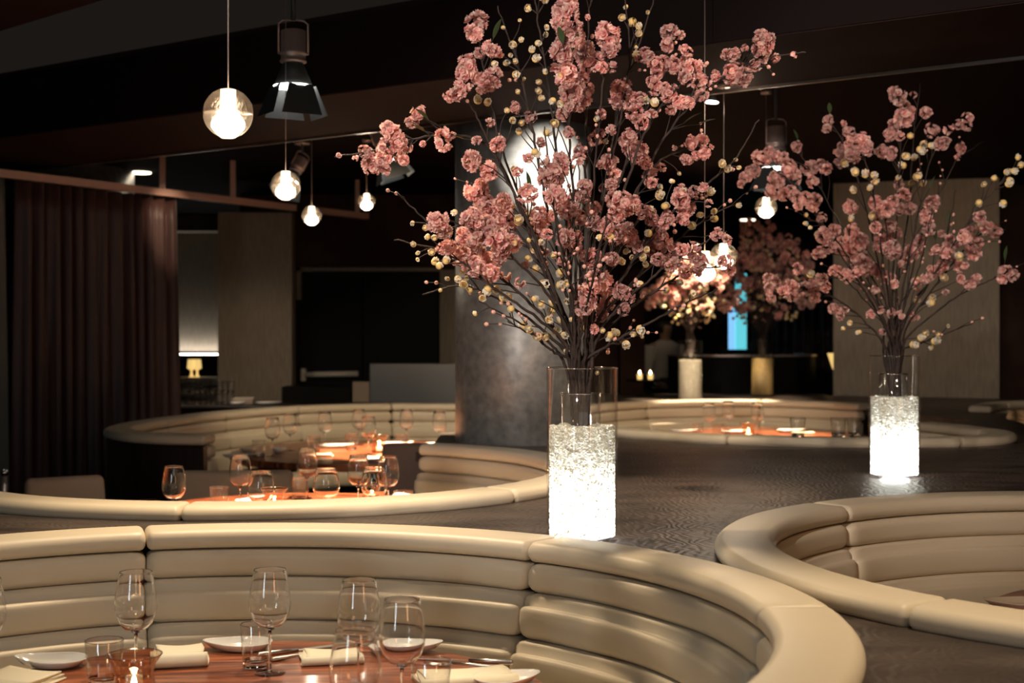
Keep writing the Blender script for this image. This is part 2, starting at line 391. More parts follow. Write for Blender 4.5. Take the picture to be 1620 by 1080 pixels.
booth('right cream leather booth with rounded tip beside the front booth', pB, seams_at(pB, [132, 218, 272], *BC))
booth('middle cream leather booth wrapping the brightly lit table behind the front booth', pD, seams_at(pD, [216, 268.5, 320, 12], *DC))
booth('far right cream leather booth behind the dark counter, wrapping the small lit table', pC, [.95, 2.1, 3.4, 4.7, 6.2, 7.45, 8.3], seat=.40)
booth('back left cream leather booth in front of the brown curtain and dark door', pE, [.9, 1.75, 2.6, 3.4, 4.3, 5.3], seat=.45)
booth('dim cream leather booth far right below the taupe wall panel', pF, [1.1, 2.0], seat=.5)
booth('cream booth cut off at the right edge beyond the second glowing vase', pG, [1.0, 2.1], seat=.5)
# ------------------------------------------------------------------ dark counter between the booths
def pip(x, y, poly):
    c = False; n = len(poly); j = n-1
    for i in range(n):
        xi, yi = poly[i]; xj, yj = poly[j]
        if (yi > y) != (yj > y) and x < (xj-xi)*(y-yi)/(yj-yi)+xi: c = not c
        j = i
    return c
INS = .05
def inset(path, d=INS, n=150):
    out = []
    for i in range(n+1):
        p, nr = path.frame(path.len*i/n); q = p+nr*d; out.append((q.x, q.y))
    return out
def full(cx, cy, r, n=120): return [(cx+(r-INS)*math.cos(2*PI*i/n), cy+(r-INS)*math.sin(2*PI*i/n)) for i in range(n)]
holes = [[(.06+.379*math.cos(2*PI*i/96), 7.9+.379*math.sin(2*PI*i/96)) for i in range(96)], full(*AC, AR), full(*BC, BR), full(*DC, DR), full(*GC, GR), inset(pC)+[(3.1, 9.6)], inset(pF)+[(5.9, 8.7), (3.4, 8.7)]]
low = [(-6, 4.95), (-2.32, 5.0), (-1.9, 6.6), (-.42, 7.21), (-.42, 8.45), (.35, 9.0), (.62, 10.6), (.4, 14.2), (-6, 14.2)]
outer = [(-4, .9), (6, .9), (6, 12.45), (4.33, 12.5), (2.93, 13.06), (2.93, 13.4), (.45, 13.4), (.62, 10.6), (.35, 9.0), (-.42, 8.45), (-.42, 7.21), (-1.9, 6.6), (-2.32, 5.0), (-4, 4.95)]
vin = []; ein = []
for loop in [outer]+holes:
    k = len(vin); vin += [Vector(p) for p in loop]; ein += [(k+i, k+(i+1) % len(loop)) for i in range(len(loop))]
for i in range(-10, 25):
    for j in range(3, 46): vin.append(Vector((i*.3-.01*j, j*.3+.013*i)))
cv, ce, cf, *_ = geometry.delaunay_2d_cdt(vin, ein, [], 0, 1e-5)
pillar_c = (.06, 7.9); PR = .375
keep = []
for f in cf:
    c = sum((cv[i] for i in f), Vector((0, 0)))/len(f)
    if pip(c.x, c.y, outer) and not any(pip(c.x, c.y, h) for h in holes): keep.append(tuple(f))
bm = bmesh.new(); bv = [bm.verts.new((v.x, v.y, ZC)) for v in cv]
for f in keep:
    try: bm.faces.new([bv[i] for i in f])
    except ValueError: pass
bmesh.ops.delete(bm, geom=[v for v in bm.verts if not v.link_faces], context='VERTS')
bmesh.ops.recalc_face_normals(bm, faces=bm.faces[:])
if bm.faces[0].normal.z < 0: bmesh.ops.reverse_faces(bm, faces=bm.faces[:])
ret = bmesh.ops.extrude_face_region(bm, geom=bm.faces[:])
for v in [e for e in ret['geom'] if isinstance(e, bmesh.types.BMVert)]: v.co.z -= .05
bmesh.ops.recalc_face_normals(bm, faces=bm.faces[:])
me = bpy.data.meshes.new('counter_top'); bm.to_mesh(me); bm.free()
o = tag(link('counter_top', me, 'counter', None, False), 'dark ribbed counter surface filling the space between the booths', 'counter')
# vertical dark fascia carrying the open edges of the counter
fas = catmull([(.45, 13.35, 0), (.60, 10.6, 0)], 2)
def wallstrip(pts, z0, z1, th=.04):
    V = []; Fs = []
    for i, p in enumerate(pts):
        a = Vector(pts[max(i-1, 0)]); b = Vector(pts[min(i+1, len(pts)-1)]); t = (b-a); t.z = 0; t.normalize(); n = Vector((-t.y, t.x, 0))*th/2
        p = Vector((p[0], p[1], 0)); V += [p-n+Vector((0, 0, z0)), p+n+Vector((0, 0, z0)), p+n+Vector((0, 0, z1)), p-n+Vector((0, 0, z1))]
    for k in range(len(pts)-1):
        for i in range(4): j = (i+1) % 4; Fs.append((k*4+i, k*4+j, k*4+4+j, k*4+4+i))
    Fs += [(3, 2, 1, 0), tuple((len(pts)-1)*4+i for i in range(4))]
    return V, Fs
obj('counter_fascia', *wallstrip([Vector((.47, 13.3, 0)), Vector((.64, 10.7, 0))], 0, ZC-.05), 'dark_wood', o, False)

# ------------------------------------------------------------------ tables
def table(label, x, y, r, rot=0):
    t = thing('dining_table', label, 'table', (x, y, 0), rot)
    zt = .75; th = .042
    obj('tabletop', *lathe([(0, zt-th), (r-.012, zt-th), (r-.003, zt-th+.004), (r, zt-th+.012), (r, zt-.008), (r-.004, zt-.002), (r-.012, zt), (0, zt)], 96), 'table_wood', t, False)
    obj('pedestal', *lathe([(0, .02), (.05, .02), (.045, .06), (.045, zt-th-.03), (.12, zt-th-.002), (0, zt-th-.002)], 28), 'black', t)
    obj('base_plate', *lathe([(0, 0), (.26, 0), (.26, .012), (.05, .03), (0, .03)], 40), 'black', t)
    return t
table('glossy red-brown wooden table in the near booth at bottom left', -.55, 2.87, .675, .1)
table('wooden table with the brightest spotlit setting inside the middle booth', -.92, 6.02, .69, -.1)
table('wooden table in the back left booth below the dark door', -.86, 8.95, .90, .15)
table('small spotlit wooden table in the far right booth', 1.83, 10.35, .74, 0)
table('wooden table just showing inside the right booth at right edge', 1.90, 3.75, .62, .3)
# ------------------------------------------------------------------ table ware
def wine_glass_mesh(root, bw=1.0, h=.235):
    k = h/.235
    o1 = [(.0035, .098), (.010, .1005), (.026, .109), (.039, .124), (.0455, .143), (.0470, .158), (.0450, .182), (.0405, .210), (.0360, .2335), (.0357, .2350)]
    inn = [(.0350, .2345), (.0352, .2330), (.0394, .210), (.0438, .182), (.0458, .158), (.0443, .144), (.038, .126), (.025, .112), (.010, .1045), (0, .1035)]
    def curve(q): return [(r*bw, z*k) for r, z in q]
    # thin blown wall (one skin with a rolled lip) on a small solid glass heel
    obj('bowl', *lathe([(0, .1045*k), (.010*bw, .1060*k)]+curve(o1[2:])+[(.0352*bw, .2350*k), (.0348*bw, .2344*k)]+[((r-.0009)*bw, z*k) for r, z in reversed(o1[3:-1])]+[(.0250*bw, .1105*k), (.010*bw, .1070*k), (0, .1055*k)], 48), 'glass', root)
    obj('bowl_heel', *lathe([(0, .0968*k), (.0045, .098*k), (.011*bw, .1008*k), (.009*bw, .1052*k), (0, .1040*k)], 24), 'glass', root)
    obj('stem', *lathe([(0, .0045), (.0052, .0045), (.0040, .012), (.0034, .03), (.0031, .06), (.0034, .085), (.0040*1, .0970*k), (0, .0970*k)], 16), 'glass', root)
    obj('foot', *lathe([(0, .0006), (.034, .0006), (.0352, .0014), (.034, .0022), (.015, .0034), (.006, .0055), (0, .006)], 36), 'thin_wall', root)
def tumbler_mesh(root, r, h, flare):
    b = r*flare
    obj('wall', *lathe([(b*1.005, .016), (b*1.03, .024), (r, h-.001), (r-.0007, h), (r-.0014, h-.001)], 40), 'thin_wall', root)
    obj('rim', *lathe([(r-.0016, h-.0012), (r+.0003, h-.0012), (r+.0003, h+.0006), (r-.0016, h+.0006)], 40, closed=True), 'rim_glass', root)
    obj('base', *lathe([(0, .0006), (b*.93, .0006), (b*.99, .004), (b*1.003, .018), (b*.90, .0165), (b*.6, .0135), (0, .013)], 14), 'glass', root, False)
protos = {}
def wine_glass(label, x, y, z=.75, kind=0, group=None):
    if ('w', kind) not in protos:
        t = thing('wine_glass', label, 'wine glass'); wine_glass_mesh(t, (1.0, 1.12)[kind], (.235, .222)[kind]); protos[('w', kind)] = t; o = t
    else: o = copy_tree(protos[('w', kind)])
    if 'group' in o: del o['group']
    o.location = (x, y, z); o.rotation_euler = (0, 0, random.random()*6); tag(o, label, 'wine glass', group); return o
def tumbler(label, x, y, z=.75, kind=0, group=None):
    if ('t', kind) not in protos:
        o = thing('tumbler', label, 'water glass'); tumbler_mesh(o, *((.0415, .098, .84), (.046, .066, .92), (.036, .10, .84))[kind]); protos[('t', kind)] = o
    else: o = copy_tree(protos[('t', kind)])
    if 'group' in o: del o['group']
    o.location = (x, y, z); tag(o, label, 'water glass', group); return o
def votive(label, clabel, x, y, z=.75, s=1.0, lit=1.0):
    if 'v' not in protos:
        o = thing('candle_holder', label, 'candle holder')
        obj('wall', *lathe([(.044, .006), (.047, .02), (.043, .045), (.039, .065), (.043, .085), (.056, .104), (.0565, .1055), (.0555, .1058)], 44), 'amber_wall', o)
        obj('rim', *lathe([(.0552, .1046), (.0575, .1046), (.0575, .1072), (.0552, .1072)], 44, closed=True), 'rim_glass', o)
        obj('base', *lathe([(0, .0006), (.038, .0006), (.044, .004), (.0455, .0115), (.043, .0095), (0, .0095)], 36), 'amber_glass', o)
        protos['v'] = o
        c = thing('candle', clabel, 'candle')
        obj('wax', *lathe([(0, 0), (.019, 0), (.0195, .002), (.0195, .022), (.017, .025), (0, .024)], 24), 'wax', c)
        obj('flame', *lathe([(0, .026), (.004, .029), (.0062, .036), (.004, .046), (0, .056)], 12), 'flame', c); protos['c'] = c
    else:
        o = copy_tree(protos['v']); c = copy_tree(protos['c'])
    o.location = (x, y, z); o.scale = (s, s, s); tag(o, label, 'candle holder')
    c.location = (x, y, z+.0105*s); c.scale = (s, s, s); tag(c, clabel, 'candle')
    if lit: point('candle_light', (x, y, z+.06*s), .35*lit, .008, (1, .62, .28))
def plate(label, x, y, L=.155, Wd=.11, rz=0, z=.75, tilt=0, group=None):
    n = 40; rings = [(.0, .004), (.55, .004), (.8, .007), (.96, .0185), (1.0, .0215), (.995, .0235), (.97, .0225), (.8, .0105), (.55, .0075), (0, .0075)]
    V = []; Fs = []
    for k, (s, zz) in enumerate(rings):
        for i in range(n):
            a = 2*PI*i/n; c = math.cos(a); si = math.sin(a)
            r = 1.0+.16*max(0, c)**3                      # pointed end of the teardrop
            V.append((s*L/2*c*r, s*Wd/2*si*(1-.22*c), zz+.006*s*max(0, c)**2))
    for k in range(len(rings)-1):
        for i in range(n): j = (i+1) % n; Fs.append((k*n+i, k*n+j, (k+1)*n+j, (k+1)*n+i))
    # foot ring
    o = obj('side_plate', V, Fs, 'porcelain'); k = len(V)
    o.location = (x, y, z-.003); o.rotation_euler = (0, tilt, rz); return tag(o, label, 'side plate', group)
def napkin(label, x, y, L=.17, Wd=.10, rz=0, z=.75, group=None, h=.016):
    parts = []
    for k in range(4):
        z0 = .001+k*h/4; d = .004*k; nx = 10; ny = 6; V = []; Fs = []
        for s in (0, 1):
            for i in range(nx+1):
                for j in range(ny+1):
                    u = i/nx; v = j/ny
                    zz = z0+(h/4-.0012)*s+.004*k/3*math.sin(u*PI*1.2+k*.8)*(.3+.7*v)
                    V.append(((u-.5)*(L-d*2)+.004*math.sin(k*2.1+v*3), (v-.5)*(Wd-d)+.003*math.cos(k+u*4), zz))
        m = (nx+1)*(ny+1); q = lambda i, j, s=0: s*m+i*(ny+1)+j
        for i in range(nx):
            for j in range(ny):
                Fs.append((q(i, j), q(i, j+1), q(i+1, j+1), q(i+1, j))); Fs.append((q(i, j, 1), q(i+1, j, 1), q(i+1, j+1, 1), q(i, j+1, 1)))
        for i in range(nx): Fs.append((q(i, 0), q(i+1, 0), q(i+1, 0, 1), q(i, 0, 1))); Fs.append((q(i, ny), q(i, ny, 1), q(i+1, ny, 1), q(i+1, ny)))
        for j in range(ny): Fs.append((q(0, j), q(0, j, 1), q(0, j+1, 1), q(0, j+1))); Fs.append((q(nx, j), q(nx, j+1), q(nx, j+1, 1), q(nx, j, 1)))
        parts.append((V, Fs))
    # rolled fold along one long side
    fold = tube([((u/10-.5)*(L-.004), -Wd/2+.001, h/2+.001) for u in range(11)], [h*.5]*11, 10)
    fold = ([Vector((v[0], v[1]*1.0, max(v[2], .0008))) for v in fold[0]], fold[1]); parts.append(fold)
    o = obj('napkin', *merge(*parts), 'linen'); o.location = (x, y, z); o.rotation_euler = (0, 0, rz); return tag(o, label, 'napkin', group)
def knife(label, x, y, rz, z=.75, dz=0, group=None):
    t = thing('knife', label, 'knife', (x, y, z+dz), rz, group)
    h = tube([(-.115, 0, .005), (-.11, 0, .005), (-.06, 0, .0055), (-.01, 0, .005)], [.004, .006, .0055, .004], 10)
    obj('handle', *h, 'steel', t)
    V = []; Fs = []
    prof = [(-.01, -.004, .004), (.03, -.008, .008), (.09, -.008, .008), (.115, -.002, .006), (.12, .003, .005)]
    for (u, a, b) in prof:
        V += [(u, a, .0045), (u, b, .0045), (u, b, .0060), (u, a, .0050)]
    for k in range(len(prof)-1):
        for i in range(4): j = (i+1) % 4; Fs.append((k*4+i, k*4+j, k*4+4+j, k*4+4+i))
    Fs += [(3, 2, 1, 0), (16, 17, 18, 19)]
    obj('blade', V, Fs, 'steel', t, False)
def fork(label, x, y, rz, z=.75, dz=0, group=None):
    t = thing('fork', label, 'fork', (x, y, z+dz), rz, group)
    obj('handle', *tube([(-.10, 0, .004), (-.09, 0, .004), (-.03, 0, .008), (.02, 0, .009)], [.003, .006, .0035, .003], 8), 'steel', t)
    parts = [tube([(.018, 0, .009), (.03, 0, .007), (.042, 0, .004)], [.003, .009, .010], 8)]
    head = ([Vector((v[0], v[1], .0055+(v[2]-.0055)*.35)) for v in parts[0][0]], parts[0][1])
    tn = [tube([(.038, k*.0055, .005), (.06, k*.0055, .0035), (.085, k*.0058, .008)], [.0018, .0016, .0009], 6) for k in (-1.5, -.5, .5, 1.5)]
    obj('tines', *merge(head, *tn), 'steel', t)
def bowl(label, x, y, r=.05, h=.035, z=.75, group=None):
    o = obj('bowl', *lathe([(0, .001), (r*.5, .001), (r*.8, h*.4), (r, h), (r-.003, h), (r*.75, h*.45), (r*.45, .006), (0, .006)], 32), 'porcelain')
    o.location = (x, y, z); return tag(o, label, 'bowl', group)

def T(px, Y): return XY(px, Y)
# -- near table
wine_glass('empty wine glass at left of the near table, right behind the candle', *T(215, 3.17))
wine_glass('empty wine glass second from left on the near table, beside the black-handled cutlery', *T(427, 3.20))
wine_glass('empty wine glass third from left on the near table, rim highest of the right-hand group', *T(568, 3.07))
wine_glass('wine glass on the near table furthest right, in front of the white plate', *T(636, 2.85))
wine_glass('wine glass closest to the camera, its bowl cut by the bottom edge', *T(562, 2.56))
wine_glass('wine glass just cut by the left edge of the photo on the near table', *T(-26, 3.08))
tumbler('water tumbler between the left white plate and the candle on the near table', *T(165, 3.10))
tumbler('water tumbler in front of the second plate on the near table', *T(405, 3.26), kind=2)
tumbler('water tumbler at right end of the near table before the folded napkin', *T(682, 2.91))
votive('flared glass candle holder at front left of the near table', 'lit tea candle inside the flared holder on the near table', *T(212, 2.93))
plate('white teardrop side plate at far left of the near table', *T(84, 3.27), rz=PI)
plate('white teardrop side plate behind the second tumbler on the near table', *T(380, 3.44), rz=PI+.1)
plate('white side plate behind the rightmost wine glass of the near table', *T(642, 3.42), rz=0)
plate('white side plate cut by the bottom edge, right end of the near table', *T(798, 3.10), L=.14, rz=.3)
napkin('cream folded napkin right of the candle on the near table', *T(283, 3.31), L=.13, Wd=.11, rz=.25, h=.032)
napkin('cream folded napkin behind the middle wine glasses of the near table', *T(525, 3.33), L=.15, Wd=.10, rz=.2, h=.020)
napkin('cream folded napkin at right end of the near table', *T(735, 3.13), L=.22, Wd=.10, rz=.28, h=.022)
napkin('cream folded napkin corner at bottom left of the near table', *T(28, 3.12), L=.16, Wd=.13, rz=-.35, h=.018)
knife('knife lying left of the middle napkin on the near table', *T(478, 3.42), .55, dz=0)
fork('fork beside the knife left of the middle napkin on the near table', *T(490, 3.36), .50, dz=0)
knife('knife behind the right-hand napkin on the near table', *T(735, 3.31), 2.95)
fork('fork behind the right-hand napkin on the near table', *T(728, 3.26), 2.9)
# -- middle table
mg = [(275, 5.57, 0, 'leftmost wine glass on the brightly lit middle table'), (380, 6.04, 0, 'wine glass behind the seam of the middle booth rail, beside a tumbler'),
      (413, 5.50, 1, 'broad wine glass next to the flared candle holder on the middle table'), (486, 6.40, 0, 'wine glass above the small tumbler at the back of the middle table'),
      (516, 5.62, 1, 'broad wine glass alone at centre front of the middle table'), (567, 6.06, 0, 'left wine glass of the tight trio on the middle table'),
      (592, 5.66, 1, 'front wine glass of the tight trio on the middle table'), (614, 6.00, 0, 'right wine glass of the tight trio on the middle table')]
for px, Y, k, lb in mg: wine_glass(lb, *T(px, Y), kind=k)
tumbler('low wide tumbler at the left end of the middle table', *T(235, 5.85), kind=1)
tumbler('tumbler between the two left wine glasses of the middle table', *T(347, 6.06))
tumbler('small tumbler at the back centre of the middle table', *T(473, 6.40), kind=2)
tumbler('tumbler at the right end of the middle table beside the napkin', *T(638, 5.92))
votive('flared candle holder on the middle table beside a broad wine glass', 'lit candle in the holder at left of the middle table', *T(434, 5.95), lit=1.5)
votive('low candle holder behind the wine glass trio on the middle table', 'lit candle behind the wine glass trio on the middle table', *T(588, 6.22), s=.9, lit=1.5)
plate('white plate at left end of the middle table', *T(280, 5.98), L=.19, rz=0)
plate('white plate behind the candle holder of the middle table', *T(398, 6.28), L=.16, rz=1)
plate('white plate at back right of the middle table', *T(640, 6.4), L=.16, rz=2)
napkin('folded napkin right of the central broad glass on the middle table', *T(548, 6.25), L=.20, Wd=.09, rz=.25)
napkin('folded napkin at the right end of the middle table', *T(684, 6.0), L=.20, Wd=.10, rz=-.25)
napkin('folded napkin at the left front of the middle table', *T(300, 5.62), L=.16, Wd=.09, rz=.1)
# -- back left table
eg = [(431, 8.57, 'leftmost wine glass on the back left table'), (459, 8.95, 'second wine glass from left on the back left table'), (514, 9.15, 'wine glass left of centre on the back left table'),
      (568, 9.40, 'wine glass behind the candle on the back left table'), (583, 8.70, 'wine glass in front of the candle on the back left table'),
      (643, 9.40, 'second wine glass from the pillar on the back left table'), (695, 9.2, 'wine glass nearest the metal pillar on the back left table')]
for px, Y, lb in eg: wine_glass(lb, *T(px, Y))
for px, Y, lb in [(410, 8.55, 'tumbler at left of the back left table'), (497, 8.9, 'tumbler left of centre on the back left table'), (556, 9.05, 'tumbler left of the candle on the back left table'),
                  (636, 9.0, 'tumbler right of the candle on the back left table'), (709, 8.95, 'tumbler nearest the pillar on the back left table')]: tumbler(lb, *T(px, Y))
votive('bright candle holder at the centre of the back left table', 'lit candle at the centre of the back left table', *T(600, 8.85), lit=3)
for px, Y, L, r, lb in [(378, 8.5, .2, 0, 'white plate at the left tip of the back left table'), (530, 9.2, .22, 0, 'white plate at centre back of the back left table'),
                        (625, 9.35, .22, .3, 'white plate behind the candle on the back left table'), (690, 9.3, .16, 0, 'white plate near the pillar on the back left table'), (585, 8.28, .24, 0, 'white plate at the front edge of the back left table')]: plate(lb, *T(px, Y), L=L, Wd=L*.7, rz=r)
bowl('small white bowl beside the left tumbler on the back left table', *T(393, 8.75)); bowl('small white bowl behind the leftmost wine glass on the back left table', *T(441, 8.80))
napkin('folded napkin near the pillar on the back left table', *T(672, 9.15), L=.24, Wd=.1, rz=0); napkin('folded napkin left of centre on the back left table', *T(500, 8.6), L=.2, Wd=.1, rz=.1)
# -- far right table
for px, Y, lb in [(1122, 10.2, 'leftmost wine glass on the far right table'), (1152, 10.5, 'middle wine glass on the far right table'), (1198, 10.3, 'rightmost wine glass on the far right table')]: wine_glass(lb, *T(px, Y))
for px, Y, lb in [(1104, 10.05, 'left tumbler on the far right table'), (1136, 10.0, 'tumbler in the middle of the far right table')]: tumbler(lb, *T(px, Y))
votive('candle holder at the centre of the far right table', 'lit candle at the centre of the far right table', *T(1184, 9.95), lit=3)
for px, Y, lb in [(1080, 10.5, 'white plate at the left of the far right table'), (1163, 10.45, 'white plate at the centre of the far right table'), (1250, 10.55, 'white plate at the right of the far right table')]: plate(lb, *T(px, Y), L=.2, Wd=.14)
napkin('folded napkin at the right of the far right table', *T(1270, 10.4), L=.16, Wd=.09)
tumbler('lone tumbler standing on the front rail of the far right booth', *T(1262, 7.53), z=ZT+.005)
for px, Y, lb in [(1326, 7.53, 'left glass of the pair on the far right booth front rail'), (1352, 7.53, 'right glass of the pair on the rail, touching the second glowing vase in view')]: tumbler(lb, *T(px, Y), z=ZT+.005, kind=0)
# -- right table
plate('white plate at the right edge inside the right booth', *T(1618, 3.95), L=.19, Wd=.13, rz=PI)

# ------------------------------------------------------------------ chairs at the open side of the booths
def chair(label, x, y, rz, top=.80, w=.5, m='leather_fabric', flare=0):
    t = thing('dining_chair', label, 'chair', (x, y, 0), rz)
    V, Fs = bevel_box(-w/2, w/2, -.035, .035, .40, top, .03, 3)
    V = [Vector((v[0]*(1+flare*(v[2]-.4)), v[1]+.12*(v[2]-.4), v[2])) for v in V]
    obj('backrest', V, Fs, m, t)
    obj('seat', *bevel_box(-w/2, w/2, -.48, .0, .38, .46, .03, 3), m, t)
    for sx in (-1, 1):
        for yy in (-.43, -.03): obj('leg', *box(sx*(w/2-.05)-.018, sx*(w/2-.05)+.018, yy-.018, yy+.018, 0, .385), 'dark_wood', t, False)
    return t
chair('tan chair with slanted back at far left beyond the middle booth', -2.16, 6.9, .55, .80, .42, flare=-.25)
chair('wide light grey chair back at the open side of the middle table', *T(372, 7.25), 0.06, .795, .58)
chair('grey brown chair against the end of the middle booth backrest', *T(643, 7.42), -.05, .92, .27, m='brown_fabric')

# ------------------------------------------------------------------ room shell
def plane_struct(name, V, m, Fs=None):
    return struct(obj(name, V, Fs or [tuple(range(len(V)))], m, None, False))
struct(obj('floor', *box(-7, 9, -4, 22, -.05, 0), 'floor', None, False))
ZN = HC+1.45; ZS = HC+1.10; ZB = HC+1.32
def L1(x): return 8.3+(x+2.98)*(-.735)      # near edge of the lowered soffit
def L2(x): return 9.34+(x+2.6)*(-.763)      # far edge
xa, xb = -7, 9
struct(obj('ceiling', [(xa, -4, ZN), (xb, -4, ZN), (xb, max(L1(xb), -4), ZN), (xb, -4, ZN), (xa, L1(xa), ZN), (xa, -4, ZN+.05), (xb, -4, ZN+.05), (xa, L1(xa), ZN+.05)], [(0, 4, 1), (5, 6, 7), (0, 1, 6, 5), (1, 4, 7, 6), (4, 0, 5, 7)], 'ceiling', None, False))
# lowered soffit, a solid slab between the two slanting lines
def slab(name, y0f, y1f, z0, z1, m):
    V = []
    for z in (z0, z1): V += [(xa, y0f(xa), z), (xb, y0f(xb), z), (xb, y1f(xb), z), (xa, y1f(xa), z)]
    return struct(obj(name, V, [(0, 3, 2, 1), (4, 5, 6, 7), (0, 1, 5, 4), (1, 2, 6, 5), (2, 3, 7, 6), (3, 0, 4, 7)], m, None, False))
slab('trim_1', L1, L2, ZS, ZN+.03, 'soffit')
slab('soffit_face_shade', lambda x: L1(x)-.012, lambda x: L1(x)-.001, ZS+.004, ZN, 'ceiling_dark')  # dark sheet over the soffit's front face, its shade put into the colour
slab('ceiling_back', lambda x: L2(x), lambda x: 22, ZB, ZB+.05, 'ceiling_dark')
slab('trim_3', lambda x: L2(x)+.004, lambda x: L2(x)+.030, ZS-.012, ZS+.012, 'steel')
# walls
YW = 14.2
struct(obj('wall_back', *merge(box(-2.72, -2.15, YW, YW+.15, 0, ZB), box(-2.15, -.70, YW, YW+.15, 2.13, ZB), box(-.70, 1.26, YW, YW+.15, 0, ZB)), 'wall_brown', None, False))
struct(obj('wall_panel_left', *box(-2.75, -2.06, 13.3, 13.5, 0, 2.60), 'taupe', None, False))
struct(obj('wall_strip', *box(-.72, -.45, YW-.03, YW, 0, 2.1), 'taupe', None, False))
struct(obj('wall_left', *box(-6.2, -6.0, -4, 22, 0, ZN), 'wall_brown', None, False))
struct(obj('wall_right', *box(7.0, 7.2, -4, 22, 0, ZN), 'wall_brown', None, False))
struct(obj('wall_front', *box(-6, 7, -3.4, -3.2, 0, ZN), 'wall_brown', None, False))
V = [(2.96, 13.1, 0), (4.30, 12.55, 0), (4.36, 12.7, 0), (3.02, 13.25, 0)]
hts = [HC+1.385, HC+1.41]
V = V+[(2.96, 13.1, 2.86), (4.30, 12.55, 2.845), (4.36, 12.7, 2.845), (3.02, 13.25, 2.86)]
struct(obj('wall_panel_right', V, [(0, 3, 2, 1), (4, 5, 6, 7), (0, 1, 5, 4), (1, 2, 6, 5), (2, 3, 7, 6), (3, 0, 4, 7)], 'taupe', None, False))
struct(obj('wall_right_back', *box(4.2, 7.0, 13.2, 13.35, 0, ZB), 'wall_brown', None, False))
struct(obj('wall_far', *box(-6, 7, 19.5, 19.7, 0, ZB), 'wall_brown', None, False))
struct(obj('wall_brown_strip', *box(1.06, 1.30, 13.9, YW, 0, 2.1), 'wall_brown', None, False))
# double door
for n, (x0, x1) in enumerate(((-2.13, -1.50), (-1.49, -.74))):
    d = struct(obj('door_%d' % (n+1), *bevel_box(x0, x1, YW+.02, YW+.07, .01, 2.08, .004, 1), 'black', None, False))
    if n == 0:
        pb = obj('push_bar', *tube([(x0+.06, YW-.06, 1.055), (x1-.03, YW-.06, 1.065)], .028, 14), 'bar_paint', d)
        obj('push_bar_bracket', *bevel_box(x0+.03, x0+.08, YW-.08, YW+.02, .99, 1.12, .01, 2), 'bar_paint', pb)
struct(obj('trim_4', *merge(box(-2.15, -2.10, YW-.04, YW+.0, 1.8, 2.12), box(-2.15, -.70, YW-.04, YW+.0, 2.085, 2.12)), 'taupe', None, False))
# far room seen left of the panel: washed wall, ledge, ceiling strip
struct(obj('wall_far_left', *box(-6, -2.4, 17.0, 17.15, 1.24, ZB), 'taupe', None, False))
struct(obj('trim_5', *box(-6, -2.4, 16.6, 16.98, ZB-.20, ZB-.02), 'taupe', None, False))
o = thing('wall_washer', 'light strip washing the far wall above the dark ledge', 'light', (-3.9, 16.93, 1.20))
obj('housing', *box(-.9, .9, -.05, .05, -.04, 0), 'black', o, False); obj('light_strip', *box(-.85, .85, -.03, .03, 0, .01), 'lamp_white', o, False)
area('wall_wash', (-3.9, 16.93, 1.24), (-3.9, 16.95, 2.0), 1.6, 1.7, .03, (1, .93, .85))
o = thing('back_bar', 'cream shelved sideboard in the far left room behind the glasses', 'sideboard', (-3.8, 16.2, 0))
for k in range(3): obj('shelf', *bevel_box(-.8, .8, -.2, .2, .62+k*.13, .70+k*.13, .02, 2), 'leather', o)
obj('body', *box(-.78, .78, -.18, .18, 0, .62), 'black', o, False)
for px, lb in ((303, 'left small glowing lamp on the far left sideboard'), (312, 'right small glowing lamp on the far left sideboard')):
    x, y = T(px, 16.2); o = tag(obj('small_lamp', *lathe([(0, 0), (.03, 0), (.012, .03), (.012, .08), (.05, .10), (.04, .2), (0, .2)], 20), 'amber_lit'), lb, 'lamp'); o.location = (x, y, .96)

# round pillars
def pillar(label, x, y, r, z1):
    o = thing('round_pillar', label, 'pillar', (x, y, 0))
    obj('shaft', *lathe([(0, 0), (r, 0), (r, z1), (0, z1)], 96), 'pillar_metal', o)
    for q in o.children:
        for p in q.data.polygons: p.use_smooth = abs(p.normal.z) < .5
    return o
pillar('mottled grey metal pillar behind the nearest blossom vase', pillar_c[0], pillar_c[1], PR, ZS)
pillar('broad metal pillar at upper left above the curtain track', -3.95, 12.0, .74, ZB)

# curtain, track with drop rods
c0 = Vector((-3.42, 9.15)); c1 = Vector((-2.56, 10.77)); c2 = Vector((-1.31, 12.86))
t = thing('curtain_track', 'pale square ceiling track carrying the brown curtain at left', 'curtain track', (c0.x, c0.y, 0))
def bar(a, b, z, w=.022, hgt=.026):
    d = (b-a).normalized(); n = Vector((-d.y, d.x))*w; V = []
    for p in (a, b):
        for s, zz in ((-1, -hgt), (1, -hgt), (1, hgt), (-1, hgt)): q = p+n*s-c0; V.append((q.x, q.y, z+zz))
    return V, [(3, 2, 1, 0), (4, 5, 6, 7), (0, 1, 5, 4), (1, 2, 6, 5), (2, 3, 7, 6), (3, 0, 4, 7)]
cz = HC+1.0; ext = c0+(c0-c1)*.6
cg = c0.lerp(c2, .755); ch = c0.lerp(c2, .80)
obj('rail', *bar(ext, cg, cz), 'track', t, False); obj('rail', *bar(ch, c2, cz), 'track', t, False)
for px in (257, 368, 565):
    # where the track passes this pixel column
    best = min((k/400 for k in range(401)), key=lambda s: abs(810+F*(c0.lerp(c2, s).x)/c0.lerp(c2, s).y-px)); q = c0.lerp(c2, best)-c0
    obj('drop_rod', *box(q.x-.018, q.x+.018, q.y-.018, q.y+.018, cz+.02, ZB-.002), 'track', t, False)
